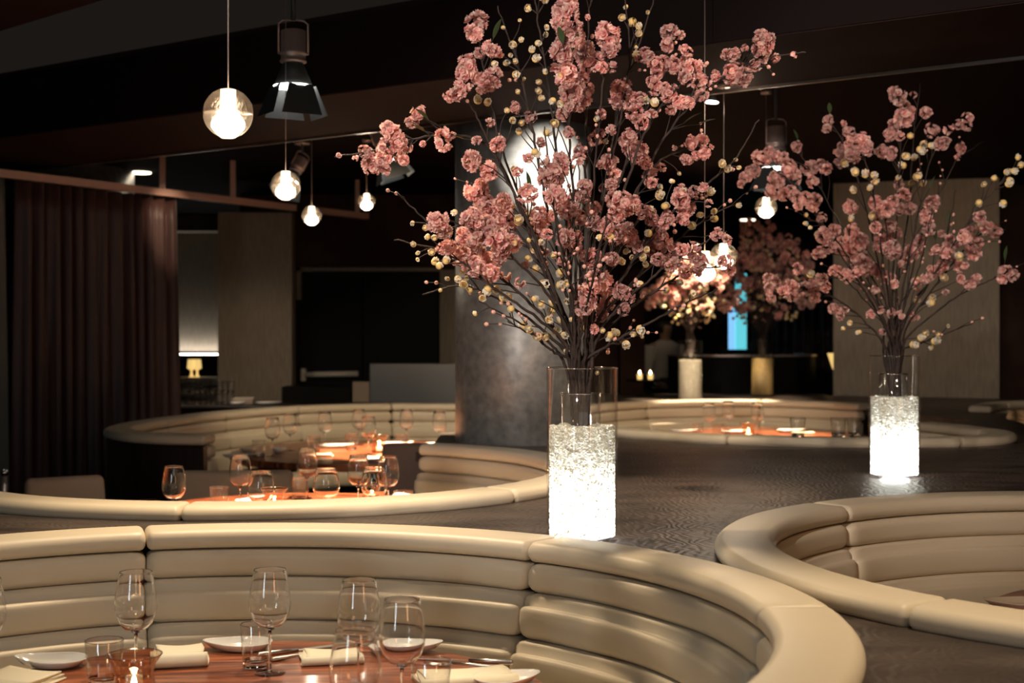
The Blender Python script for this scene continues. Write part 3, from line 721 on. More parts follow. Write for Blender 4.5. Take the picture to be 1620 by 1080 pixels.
def drape(name, label, a, b, z0, z1, folds, amp, m, flare=0):
    V = []; Fs = []; n = folds*10; rows = 14; d = (b-a); ln = d.length; d = d/ln; nn = Vector((-d.y, d.x)); rnd = random.Random(5)
    ph = [rnd.uniform(.7, 1.3) for _ in range(folds+2)]
    for r in range(rows+1):
        v = r/rows; z = z1+(z0-z1)*v
        for i in range(n+1):
            u = i/n; k = int(u*folds); am = amp*ph[k]*(.55+.6*v)
            off = am*math.sin(u*folds*2*PI+.6*math.sin(u*17+v*1.2))+.3*am*math.sin(u*folds*4.7*PI+v*2)
            q = a+d*(ln*(u+flare*v*(u-.2)))+nn*off; V.append((q.x, q.y, z))
    w = n+1
    for r in range(rows):
        for i in range(n): Fs.append((r*w+i, r*w+i+1, (r+1)*w+i+1, (r+1)*w+i))
    o = obj(name, V, Fs, m); md = o.modifiers.new('thickness', 'SOLIDIFY'); md.thickness = .006; return tag(o, label, 'curtain')
nrm = Vector((.0, 0))
drape('curtain', 'heavy brown curtain hanging from the track at left', c0.lerp(c1, .16)+nrm, c1+nrm, .03, cz-.03, 13, .05, 'curtain', .04)
drape('curtain', 'grey curtain edge at the far left of the photo', ext, c0.lerp(c1, .10), .03, cz-.03, 7, .04, 'curtain_grey', .03)
drape('curtain', 'dark brown drape in the background right of the far vases', Vector((2.9, 17.2)), Vector((4.4, 17.0)), .02, 2.7, 14, .05, 'curtain')
# service counter with stacked glasses, box and plates
o = thing('service_counter', 'dark service counter behind the back left booth', 'counter', (-1.9, 12.2, 0))
obj('body', *box(-1.15, 1.0, -.25, .25, 0, .84), 'black', o, False); obj('top', *bevel_box(-1.18, 1.03, -.28, .28, .842, .87, .006, 1), 'dark_wood', o, False)
for k in range(9):
    for lv in range(2):
        x, y = T(296+k*8.6, 12.05+.07*(k % 2))
        if k in (4,) and lv: continue
        tumbler('%s glass from the left in the %s row on the service counter' % (('first', 'second', 'third', 'fourth', 'fifth', 'sixth', 'seventh', 'eighth', 'ninth')[k], ('lower', 'upper')[lv]), x, y, .871+lv*.1005, kind=2, group='stacked glasses beside the curtain')
x, y = T(385, 12.1); o = obj('napkin_box', *bevel_box(-.09, .09, -.06, .06, 0, .06, .008, 2), 'leather_fabric'); o.location = (x, y, .871); tag(o, 'small pale box beside the glasses on the service counter', 'box')
x, y = T(424, 12.05); plate('white plate on the service counter right of the pale box', x, y, .22, .16, 0, .874)
x, y = T(375, 11.98); plate('white saucer in front of the pale box on the service counter', x, y, .12, .12, 0, .874)
x0, y0 = T(500, 12.6)
o = tag(obj('equipment_box', *bevel_box(-.31, .31, -.12, .12, 0, 1.0, .01, 2), 'black', None, False), 'black square cabinet in front of the dark door', 'cabinet'); o.location = (x0, 12.75, 0)
o = thing('low_partition', 'low satin metal partition in front of the door left of the pillar', 'partition', (-.9, 12.5, 0))
obj('panel', *bevel_box(-.35, .45, -.03, .03, 0, 1.21, .006, 2), 'satin_metal', o, False); obj('end_post', *bevel_box(-.50, -.352, -.02, .02, 0, 1.05, .006, 2), 'leather_fabric', o, False)
# curved host stand on the right, teal lit panel, lamp, tea lights, person
hs = [(1.62+.0, 14.6)]; hs = [(1.62, 14.6, 0), (2.0, 14.35, 0), (2.5, 14.3, 0), (3.0, 14.45, 0), (3.12, 14.9, 0), (3.1, 15.4, 0)]
V, Fs = wallstrip(catmull([Vector(p) for p in hs], 8), 0, HC-.30, .08)
o = thing('host_stand', 'dark curved half-height host stand behind the far vases', 'host stand', (0, 0, 0)); obj('body', V, Fs, 'black', o, False)
obj('cap_rail', *wallstrip(catmull([Vector(p) for p in hs], 8), HC-.299, HC-.28, .10), 'can_metal', o, False)
x, y = T(1166, 16.5)
o = thing('light_panel', 'tall glowing teal glass panel behind the far vases', 'light panel', (x, y, 0))
obj('pane', *bevel_box(-.02, .11, -.015, .015, HC-.26, HC+.62, .004, 1), 'teal_lit', o, False); obj('edge_strip', *bevel_box(-.10, -.021, -.015, .015, HC-.26, HC+.22, .004, 1), 'blue_lit', o, False)
obj('stand', *bevel_box(-.22, .22, -.12, .12, 0, HC-.262, .01, 1), 'black', o, False)
x, y = T(1322, 14.6); o = thing('table_lamp', 'small amber glowing lamp left of the taupe wall panel', 'lamp', (x, y, 0))
obj('shade', *lathe([(.02, HC-.45), (.035, HC-.42), (.085, HC-.27), (.08, HC-.27), (.02, HC-.44)], 24), 'amber_lit', o); obj('stand', *lathe([(0, 0), (.1, 0), (.1, .02), (.012, .04), (.012, HC-.44), (0, HC-.44)], 20), 'black', o)
t = table('small dark table far behind with two tea lights', *T(1020, 13.8)[:1], 13.75, .22) if False else None
o = thing('side_table', 'small dark side table with two tea lights right of the pillar', 'table', (*T(1021, 13.0), 0))
obj('top', *lathe([(0, 1.03), (.18, 1.03), (.18, 1.05), (0, 1.05)], 30), 'black', o); obj('post', *lathe([(0, ZC+.001), (.08, ZC+.001), (.08, ZC+.01), (.02, ZC+.02), (.02, 1.03), (0, 1.03)], 20), 'black', o)
for px, lb in ((1012, 'left tea light on the dark side table'), (1029, 'right tea light on the dark side table')):
    x, y = T(px, 12.95); o = tag(obj('tea_light', *lathe([(0, 0), (.022, 0), (.026, .05), (.0, .045)], 18), 'amber_lit'), lb, 'candle'); o.location = (x, y, 1.051)
    q = obj('flame', *lathe([(0, .046), (.009, .06), (0, .085)], 10), 'flame', o)
# stanchion at far left edge
x, y = T(7, 8.3); o = thing('barrier_post', 'thin metal post with a bright round top at the left edge', 'post', (x, y, 0))
obj('pole', *lathe([(0, 0), (.13, 0), (.13, .015), (.016, .03), (.014, .66), (0, .66)], 24), 'can_metal', o); obj('finial', *lathe([(0, .655), (.016, .66), (.028, .68), (.016, .70), (0, .705)], 20), 'chrome', o)
spot('spot_post', (x+.2, y-.4, 2.6), (x, y, .7), 20, 12, (1, .95, .85), .5)
# fluted cushion on the tip of the far right booth
V = []; Fs = []; nu = 60; nv = 10
for j in range(nv+1):
    for i in range(nu+1):
        u = i/nu; v = j/nv; a = -PI*.1+PI*1.2*u; r = .055*(1+.10*math.sin(u*PI*2*11))*(.75+.5*math.sin(v*PI))
        V.append((-.13+.30*v, -r*math.cos(a)*1.2, r*math.sin(a)+.02))
for j in range(nv):
    for i in range(nu): a = j*(nu+1)+i; Fs.append((a, a+1, a+nu+2, a+nu+1))
Fs.append(tuple(j for j in range(nu+1))); Fs.append(tuple(nv*(nu+1)+j for j in range(nu+1))[::-1])
o = tag(obj('fluted_cushion', V, Fs, 'tan_cloth'), 'tan pleated cloth cushion lying at the right edge behind the booth tip', 'cushion'); o.location = (3.0, 8.25, ZC+.055); o.rotation_euler = (.1, .25, .3)

# ------------------------------------------------------------------ ceiling fixtures
def globe(label, px, py, dia_px, cord_top=None, D=.12, e=1.0):
    Y = D*F/dia_px; p = P(px, py, Y); R = D/2
    ztop = cord_top if cord_top else (ZN if Y < L1(p.x) else ZS if Y < L2(p.x) else ZB)
    t = thing('globe_pendant', label, 'pendant lamp', p)
    prof = [(0, R)]+[(R*math.sin(a), R*math.cos(a)) for a in [PI*k/30 for k in range(1, 14)]]+[(R*.995, R*.03), (R*.965, R*.0), (R*.995, -R*.03)]+[(R*math.sin(a), R*math.cos(a)) for a in [PI*k/30 for k in range(17, 28)]]+[(R*.30, -R*.99), (0, -R*.99)]
    gg = obj('glass_globe', *lathe(prof, 48), 'globe_glass', t)
    obj('seam_disc', *lathe([(R*.30, -.0005), (R*.96, -.0005), (R*.96, .0005), (R*.30, .0005)], 40), 'globe_glass', gg)
    obj('diffuser_tube', *lathe([(0, R*.93), (R*.30, R*.93), (R*.30, R*.05), (0, R*.05)], 24), 'tube_lit', t)
    obj('bulb', *lathe([(0, R*.05), (R*.32, R*.04), (R*.50, -R*.12), (R*.66, -R*.36), (R*.66, -R*.58), (R*.50, -R*.78), (R*.28, -R*.93), (0, -R*.93)], 24), 'bulb', t)
    obj('cord', *tube([(0, 0, R*.98), (0, 0, (ztop-p.z)/2), (0, 0, ztop-p.z-.001)], .0016, 6), 'cable', t)
    obj('ceiling_cap', *lathe([(0, ztop-p.z-.001), (.03, ztop-p.z-.001), (.03, ztop-p.z-.02), (0, ztop-p.z-.022)], 20), 'can_metal', t)
    point('globe_light', p-Vector((0, 0, R+.03)), 2.2*e, .03, (1, .84, .62))
globe('largest glass globe pendant, hanging at upper left nearest the camera', 361, 179, 79)
globe('second glass globe pendant, left of the blossoms above the track', 452, 293, 47)
globe('glass globe pendant hanging in the gap of the curtain track', 493, 341, 31)
globe('small glass globe pendant left of the big metal pillar', 580, 319, 27)
globe('small glass globe pendant between the two large blossom bouquets', 1212, 328, 34)
globe('right glass globe of the pair glowing behind the large bouquet', 1145, 405, 42)
globe('left glass globe of the pair glowing behind the large bouquet', 1115, 421, 50)
def spotlight(label, px, py, Y, s=1.0, rz=0, tilt=0, ztop=None, doors=True, drop=True):
    """can with yoke, cone and barn doors; origin at the can's top centre"""
    p = P(px, py, Y); ztop = ztop or (ZN if Y < L1(p.x) else ZS if Y < L2(p.x) else ZB)
    t = thing('track_spotlight', label, 'spotlight', p, rz)
    M = Matrix.Rotation(tilt, 4, 'Y')
    def q(part): return xf(part, M @ Matrix.Scale(s, 4))
    obj('can', *q(lathe([(0, 0), (.050, 0), (.058, -.004), (.058, -.10), (.060, -.102), (.060, -.115), (.058, -.117), (.058, -.14), (.062, -.142), (.062, -.15), (.045, -.155), (0, -.155)], 32)), 'can_metal', t)
    obj('cone', *q(lathe([(.045, -.150), (.092, -.262), (.088, -.262), (.041, -.152)], 32)), 'fixture_black', t)
    obj('lens', *q(lathe([(0, -.250), (.086, -.256), (.0935, -.262), (.0935, -.267), (.086, -.266), (0, -.258)], 32)), 'lamp_white', t)
    obj('yoke', *q(merge(tube([(.068, 0, -.11), (.068, 0, .03), (.05, 0, .045), (0, 0, .05)], .005, 8), tube([(-.068, 0, -.11), (-.068, 0, .03), (-.05, 0, .045), (0, 0, .05)], .005, 8), tube([(-.07, 0, -.108), (.07, 0, -.108)], .007, 8))), 'can_metal', t)
    if doors:
        for k in range(4):
            a = PI/2*k; w0 = .06; w1 = .10; L = .14; sp = (.10, .35, .12, .30)[k]
            V = [Vector((-w0, .088, -.262)), Vector((w0, .088, -.262)), Vector((w1, .088+L*sp, -.262-L)), Vector((-w1, .088+L*sp, -.262-L))]
            V += [v+Vector((0, .002, 0)) for v in V]
            Fs = [(0, 1, 2, 3), (7, 6, 5, 4), (0, 4, 5, 1), (1, 5, 6, 2), (2, 6, 7, 3), (3, 7, 4, 0)]
            obj('barn_door', *q(xf((V, Fs), Matrix.Rotation(a+.35, 4, 'Z'))), 'fixture_black', t, False)
    if drop:
        hh = ztop-p.z
        obj('drop_stem', *tube([(0, 0, .045*s), (0, 0, hh-.001)], .012*s, 10), 'fixture_black', t)
        obj('ceiling_rose', *lathe([(.02, hh-.001), (.075*s, hh-.001), (.072*s, hh-.012), (.055*s, hh-.012), (.055*s, hh-.004), (.02, hh-.004)], 32), 'can_metal', t)
    return t
spotlight('large black spotlight with barn doors hanging at upper left', 464, 48, 5.85, .88, .2, .0)
spotlight('grey spotlight tilted right, partly behind the leftmost blossoms', 598, 205, 9.3, .85, .0, -.35)
spotlight('dim spotlight can above the right bouquet', 1228, 200, 7.6, .85, .3, 0)
spotlight('small spotlight behind the second globe near the track gap', 478, 250, 10.2, .75, .6, .5)
spotlight('small spotlight added for a bright glint behind the largest bouquet at right of its crown', 1128, 132, 6.9, .35, .6, .1, doors=False)  # added small lamp, its lens stands in for a glint on the trim
for px, py, Y, lb in ((222, 272, 11.5, 'recessed ceiling light beside the broad left pillar'), (1183, 347, 16.0, 'recessed ceiling light below the globe at centre right'), (660, 331, 15.5, 'recessed ceiling light left of the big metal pillar')):
    x = (px-810)/F*((ZB-HC)*F/(HY-py)) ; y = (ZB-HC)*F/(HY-py)
    o = tag(obj('recessed_light', *lathe([(0, ZB-.004), (.07, ZB-.004), (.09, ZB-.001), (.09, ZB-.010), (0, ZB-.012)], 28), 'tube_lit'), lb, 'ceiling light'); o.location = (x, y, -.001)
# ------------------------------------------------------------------ vases
VR = .105; VH = .51
def vase(label, inner_label, x, y, lit, fill='crushed_glass', s=1.0, fillh=.333, seed=1, power=4.0):
    t = thing('cylinder_vase', label, 'vase', (x, y, ZC))
    th = .004; R = VR*s; H = VH*s
    gw = obj('glass_wall', *lathe([(0, 0), (R-.002, 0), (R, .002), (R, H-.001), (R-.001, H), (R-th+.001, H), (R-th, H-.001), (R-th, .014), (0, .014)], 72), 'vase_glass', t)
    obj('rim', *lathe([(R-.0035, H-.0022), (R+.0004, H-.0022), (R+.0004, H+.0008), (R-.0035, H+.0008)], 72, closed=True), 'rim_glass', gw)
    # crushed glass filling: lumpy faceted pack, cylinder side and uneven top
    rnd = random.Random(seed); nu = 120; nz = int(70*s); V = []; Fs = []; Rf = R-th-.003
    for j in range(nz+1):
        z = .016+(fillh-.016)*j/nz
        for i in range(nu):
            a = 2*PI*(i+.5*(j % 2))/nu
            rr = Rf-.0045*rnd.random()**1.2
            zz = z+(rnd.random()-.5)*.002
            if j == nz: zz = fillh+.010*noise.noise(Vector((math.cos(a)*3, math.sin(a)*3, seed)))+.004*rnd.random()
            V.append((rr*math.cos(a), rr*math.sin(a), zz))
    for j in range(nz):
        for i in range(nu):
            k = (i+1) % nu; a, b, c, d = j*nu+i, j*nu+k, (j+1)*nu+k, (j+1)*nu+i
            Fs += ([(a, b, d), (b, c, d)] if j % 2 else [(a, b, c), (a, c, d)])
    base = nz*nu; rings = 9; prev = list(range(base, base+nu))
    for r in range(1, rings+1):
        f = 1-r/rings*.999; cur = []
        for i in range(nu):
            a = 2*PI*(i+.5*(nz % 2))/nu; q = Rf*f; cur.append(len(V))
            V.append((q*math.cos(a), q*math.sin(a), fillh+.012*noise.noise(Vector((q*math.cos(a)*60, q*math.sin(a)*60, seed)))+.006*rnd.random()*f))
        for i in range(nu): k = (i+1) % nu; Fs.append((prev[i], prev[k], cur[k], cur[i]))
        prev = cur
    o = obj('crushed_glass_fill', V, Fs, fill, t, False); o['kind'] = 'stuff'
    # loose chips along the side and top for a rough surface
    if s >= 1 and seed < 3:
        cv = []; cf = []
        for k in range(2600):
            if rnd.random() < .82: a = rnd.random()*2*PI; q = Rf-.002-.003*rnd.random(); z = .02+(fillh-.02)*rnd.random()
            else: a = rnd.random()*2*PI; q = Rf*math.sqrt(rnd.random()); z = fillh+.006*rnd.random()
            c = Vector((q*math.cos(a), q*math.sin(a), z)); r = rnd.uniform(.0022, .0050); b = len(cv)
            ax = Vector((rnd.gauss(0, 1), rnd.gauss(0, 1), rnd.gauss(0, 1))).normalized(); bx = ax.orthogonal().normalized(); dx = ax.cross(bx)
            for d in (ax, -ax, bx, -bx, dx, -dx): 
                w = c+d*r*rnd.uniform(.6, 1.2); l = math.hypot(w.x, w.y)
                if l > R-th-.0012: w.x *= (R-th-.0012)/l; w.y *= (R-th-.0012)/l
                cv.append(w)
            for f3 in ((0, 2, 4), (2, 1, 4), (1, 3, 4), (3, 0, 4), (2, 0, 5), (1, 2, 5), (3, 1, 5), (0, 3, 5)): cf.append(tuple(b+i for i in f3))
        o = obj('crushed_glass_chips', cv, cf, fill, t, False); o['kind'] = 'stuff'
    if lit:
        obj('led_base', *lathe([(0, .015), (.055, .015), (.055, .030), (0, .032)], 32), 'led', t)
        point('vase_light', (x, y, ZC+.095), power, .035, (.90, .96, 1))
    iv = thing('inner_vase', inner_label, 'vase', (x-.005, y, ZC+fillh*.55))
    r2 = .060*s; h2 = .435*s-fillh*.55
    gi = obj('glass_wall', *lathe([(0, 0), (r2, 0), (r2, h2), (r2-.003, h2), (r2-.003, .006), (0, .006)], 48), 'vase_glass', iv)
    obj('rim', *lathe([(r2-.0035, h2-.002), (r2+.0006, h2-.002), (r2+.0006, h2+.001), (r2-.0035, h2+.001)], 48, closed=True), 'rim_glass', gi)
    return t
V1 = (XY(921, 4.20)[0], 4.20); V2 = (XY(1415, 5.95)[0], 5.95); V3 = (XY(1092, 12.25)[0], 12.25); V4 = (XY(1206, 12.95)[0], 12.95)
vase('nearest tall glass cylinder vase glowing white at its base', 'smaller glass cylinder holding the stems inside the nearest glowing vase', *V1, True, seed=1)
vase('second glowing glass cylinder vase on the dark counter at right', 'smaller glass cylinder holding the stems inside the second glowing vase', *V2, True, seed=2, s=1.0)
vase('far glass vase with grey-white filling behind the far right booth', 'smaller glass cylinder inside the far grey-white vase', *V3, False, 'crushed_glass_far', seed=3, fillh=.34)
vase('far glass vase with golden filling, right of the grey-white one', 'smaller glass cylinder inside the far golden vase', *V4, False, 'crushed_glass_gold', seed=4, fillh=.34)

# ------------------------------------------------------------------ blossoms
def petal_part(L, Wd, cup, rnd):
    V = []; Fs = []; nu = 4; nv = 4
    for j in range(nv+1):
        v = j/nv
        w = Wd*(math.sin(PI*(.12+.76*v))**.8)
        for i in range(nu+1):
            u = i/nu*2-1
            y = L*v-(L*.14*(1-abs(u)) if j == nv else 0)
            V.append(Vector((u*w/2, y, cup*L*(v**2)*.5+cup*.35*L*u*u*.6+rnd.uniform(-.05, .05)*L)))
    for j in range(nv):
        for i in range(nu): a = j*(nu+1)+i; Fs.append((a, a+1, a+nu+2, a+nu+1))
    return V, Fs
def blossom_part(R, rnd, rings=2):
    ps = []
    for k in range(rings):
        for i in range(5):
            tilt = math.radians((10, 40, 68)[k]+rnd.uniform(-12, 14)); a = 2*PI*(i+.5*k)/5+rnd.uniform(-.15, .15)
            M = Matrix.Rotation(a, 4, 'Z') @ Matrix.Translation((0, R*.06, 0)) @ Matrix.Rotation(tilt, 4, 'X')
            ps.append(xf(petal_part(R*(1, .78, .55)[k], R*(1.0, .85, .6)[k], rnd.uniform(.2, .7), rnd), M))
    return merge(*ps)
def rotto(d, spin): return d.to_track_quat('Z', 'Y').to_matrix().to_4x4() @ Matrix.Rotation(spin, 4, 'Z')
def cluster_mesh(seed, n, Rc=.030):
    rnd = random.Random(seed); ps = []
    for i in range(n):
        z = 1-2*(i+.5)/n; a = i*2.39996+seed; q = math.sqrt(1-z*z); d = Vector((q*math.cos(a), q*math.sin(a), z))
        d = (d+Vector((rnd.gauss(0, .25), rnd.gauss(0, .25), rnd.gauss(0, .25)))).normalized()
        R = rnd.uniform(.014, .0185)
        M = Matrix.Translation(Vector((d.x*Rc*rnd.uniform(.4, .9), d.y*Rc*rnd.uniform(.4, .9), d.z*Rc*rnd.uniform(.5, 1.1)))) @ rotto(d, rnd.random()*6)
        ps.append(xf(blossom_part(R, rnd), M))
    me = mesh('blossom_cluster', *merge(*ps)); me.materials.append(MT['pink_petal']); 
    for p in me.polygons: p.use_smooth = True
    return me
CL = [cluster_mesh(s, n) for s, n in ((1, 13), (2, 15), (3, 12), (4, 16), (5, 11), (6, 14))]
CLs = [cluster_mesh(s+20, n, .013) for s, n in ((1, 4), (2, 5), (3, 3), (4, 4))]
CLo = []
def cup_part(R, rnd):
    ps = []
    for i in range(6):
        a = 2*PI*i/6+rnd.uniform(-.1, .1); M = Matrix.Rotation(a, 4, 'Z') @ Matrix.Translation((0, R*.12, -R*.25)) @ Matrix.Rotation(math.radians(42+rnd.uniform(-8, 14)), 4, 'X')
        ps.append(xf(petal_part(R*1.15, R*1.25, .9, rnd), M))
    return merge(*ps)
def cream_mesh(seed):
    rnd = random.Random(seed); me = mesh('cream_blossom', *merge(cup_part(.0125, rnd), lathe([(0, -.006), (.005, -.005), (.0085, 0), (.006, .003), (0, .004)], 10)))
    me.materials.append(MT['cream_petal']); me.materials.append(MT['stamen'])
    npet = 6*16
    for k, p in enumerate(me.polygons): p.use_smooth = True; p.material_index = 0 if k < npet else 1
    return me
CR = [cream_mesh(s) for s in (31, 32, 33, 34)]
bme = mesh('bud', *lathe([(0, -.006), (.0035, -.005), (.0058, 0), (.0045, .0045), (0, .0075)], 12)); bme.materials.append(MT['bud_pink'])
for p in bme.polygons: p.use_smooth = True
def leaf_mesh():
    V = []; Fs = []; n = 8
    for i in range(n+1):
        u = i/n; w = .0105*math.sin(PI*u)**.8; V += [(-w, u*.06, .004*math.sin(u*3)), (0, u*.06, -.002+.004*math.sin(u*3)), (w, u*.06, .004*math.sin(u*3))]
    for i in range(n): a = i*3; Fs += [(a, a+1, a+4, a+3), (a+1, a+2, a+5, a+4)]
    me = mesh('leaf', V, Fs); me.materials.append(MT['leaf'])
    for p in me.polygons: p.use_smooth = True
    return me
LF = leaf_mesh()

def polyline_nearest(pts, p):
    best = (1e9, 0)
    for i, q in enumerate(pts):
        d = (q-p).length
        if d < best[0]: best = (d, i)
    return best
def bouquet(vpos, Y0, scale, branches, clusters, creams, leaves, seed, grp=None, base_px=None, thick=1.0, dup=.8, cs=1.2):
    """branches: (label, [(px,py)...], depth offset at tip). The blooms are hung on the branch closest to them."""
    rnd = random.Random(seed); B = []
    n = len(branches)
    for bi, (label, way, dep) in enumerate(branches):
        a = 2*PI*bi/n*3.7; rb = .038*math.sqrt(rnd.random())
        foot = Vector((vpos[0]+rb*math.cos(a), vpos[1]+rb*math.sin(a), ZC+.20+.02*rnd.random()))
        m0 = P(way[0][0], way[0][1], Y0)
        sx = max(-1, min(1, (m0.x-vpos[0])/.35))
        mouth = Vector((vpos[0]+max(-.082, min(.082, sx*.09+rnd.uniform(-.03, .03))), vpos[1]+max(-.06, min(.06, dep*.12)), ZC+VH+.005))
        mid = Vector((vpos[0]+(mouth.x-vpos[0])*.62, vpos[1]+(mouth.y-vpos[1])*.6, ZC+.425))
        pts = [foot, mid, mouth]; L = len(way)
        for k, (px, py) in enumerate(way): pts.append(P(px, py, Y0+dep*((k+1)/L)**1.0))
        sm = catmull(pts, 9)
        for k in range(20, len(sm)): sm[k] = sm[k]+Vector((rnd.gauss(0, .0016), rnd.gauss(0, .0016), rnd.gauss(0, .0016)))
        N = len(sm); rad = [(.0068*(1-.80*(k/(N-1))**.9)+.0006)*thick for k in range(N)]
        B.append(dict(label=label, pts=sm, rad=rad, parts=[tube(sm, rad, 8)], items=[], k0=27))
    def assign(px, py, size, kind):
        cand = []
        for b in B:
            for i in range(b['k0']-6, len(b['pts'])):
                q = b['pts'][i]; u = 810+F*q.x/q.y; v = HY+F*(HC-q.z)/q.y; cand.append(((u-px)**2+(v-py)**2, b, i))
        cand.sort(key=lambda c: c[0]); pick = cand[0]
        # spread load among branches that are about as close
        near = {}
        for c in cand[:60]:
            if c[0] < cand[0][0]+22**2: near.setdefault(id(c[1]), c)
        pick = rnd.choice(list(near.values()))
        d2, b, i = pick; q = b['pts'][i]; dist = math.sqrt(d2)/F*q.y
        pos = P(px, py, q.y+rnd.uniform(-1, 1)*(.02+.35*dist)-.012)
        st = b['pts'][max(b['k0']-8, i-int(2+dist/.03))]
        if (pos-st).length > .008:
            mid = st.lerp(pos, .55)+Vector((rnd.gauss(0, .1), rnd.gauss(0, .1), .06))*(pos-st).length*.6
            tw = catmull([st, mid, pos], 5); b['parts'].append(tube(tw, [.0024*thick*(1-.6*k/(len(tw)-1)) for k in range(len(tw))], 5))
            dr = (pos-mid).normalized()
        else: dr = Vector((0, -.5, .5)).normalized()
        b['items'].append((kind, pos, size, dr))
    for c in clusters:
        assign(c[0], c[1], c[2], 'c')
        if c[2] >= 20 and rnd.random() < dup: assign(c[0]+rnd.gauss(0, 9), c[1]+rnd.gauss(0, 9), c[2]*.8, 'c')
    for c in creams: assign(c[0], c[1], c[2], 'w')
    for c in leaves: assign(c[0], c[1], 16, 'l')
    for b in B:
        # bare side twigs and tiny buds
        for _ in range(3):
            i = rnd.randint(b['k0'], len(b['pts'])-3); st = b['pts'][i]; d = (b['pts'][i+1]-b['pts'][i-1]).normalized()
            d = (d+Vector((rnd.gauss(0, .5), rnd.gauss(0, .5), rnd.gauss(.1, .4)))).normalized(); L = rnd.uniform(.04, .11)*scale
            e = st+d*L; b['parts'].append(tube([st, st.lerp(e, .5)+Vector((0, 0, .006)), e], [.0018*thick, .0014*thick, .0008*thick], 5))
            b['items'].append(('b', e, 8, d)); b['items'].append(('b', st.lerp(e, .6)+Vector((.004, 0, .004)), 7, d))
        o0 = b['pts'][0]; me = mesh('blossom_branch', *merge(*b['parts'])); 
        V = [Vector(v.co)-o0 for v in me.vertices]
        for v, w in zip(me.vertices, V): v.co = w
        root = link('blossom_branch', me, 'bark'); root.location = o0; tag(root, b['label'], 'blossom branch', grp if 'group:' not in b['label'] else None)
        for kind, pos, size, dr in b['items']:
            if kind == 'c':
                big = size >= 15; me2 = rnd.choice(CL if big else CLs); c = bpy.data.objects.new('blossom_cluster', me2); k = size*cs/F*Y0/(.066 if big else .040)
            elif kind == 'w': me2 = rnd.choice(CR); c = bpy.data.objects.new('cream_blossom', me2); k = size*1.3/F*Y0/.0245
            elif kind == 'b': c = bpy.data.objects.new('bud', bme); k = rnd.uniform(.7, 1.2)
            else: c = bpy.data.objects.new('leaf', LF); k = 1.0
            COL.objects.link(c); c.parent = root; c.location = pos-o0; c.scale = (k*rnd.uniform(.9, 1.1), k*rnd.uniform(.9, 1.1), k*rnd.uniform(.9, 1.1))
            face = Vector((rnd.gauss(0, .5), -1 if rnd.random() < .75 else .6, rnd.gauss(.1, .5)))
            if kind == 'c': c.rotation_euler = (rnd.random()*6, rnd.random()*6, rnd.random()*6)
            elif kind == 'w': c.rotation_euler = rotto(face.normalized(), rnd.random()*6).to_euler()
            elif kind == 'b': c.rotation_euler = rotto(dr, 0).to_euler()
            else: c.rotation_euler = ((dr+Vector((0, 0, .2))).to_track_quat('Y', 'Z')).to_euler()
M1 = 'crowded middle of the nearest bouquet'
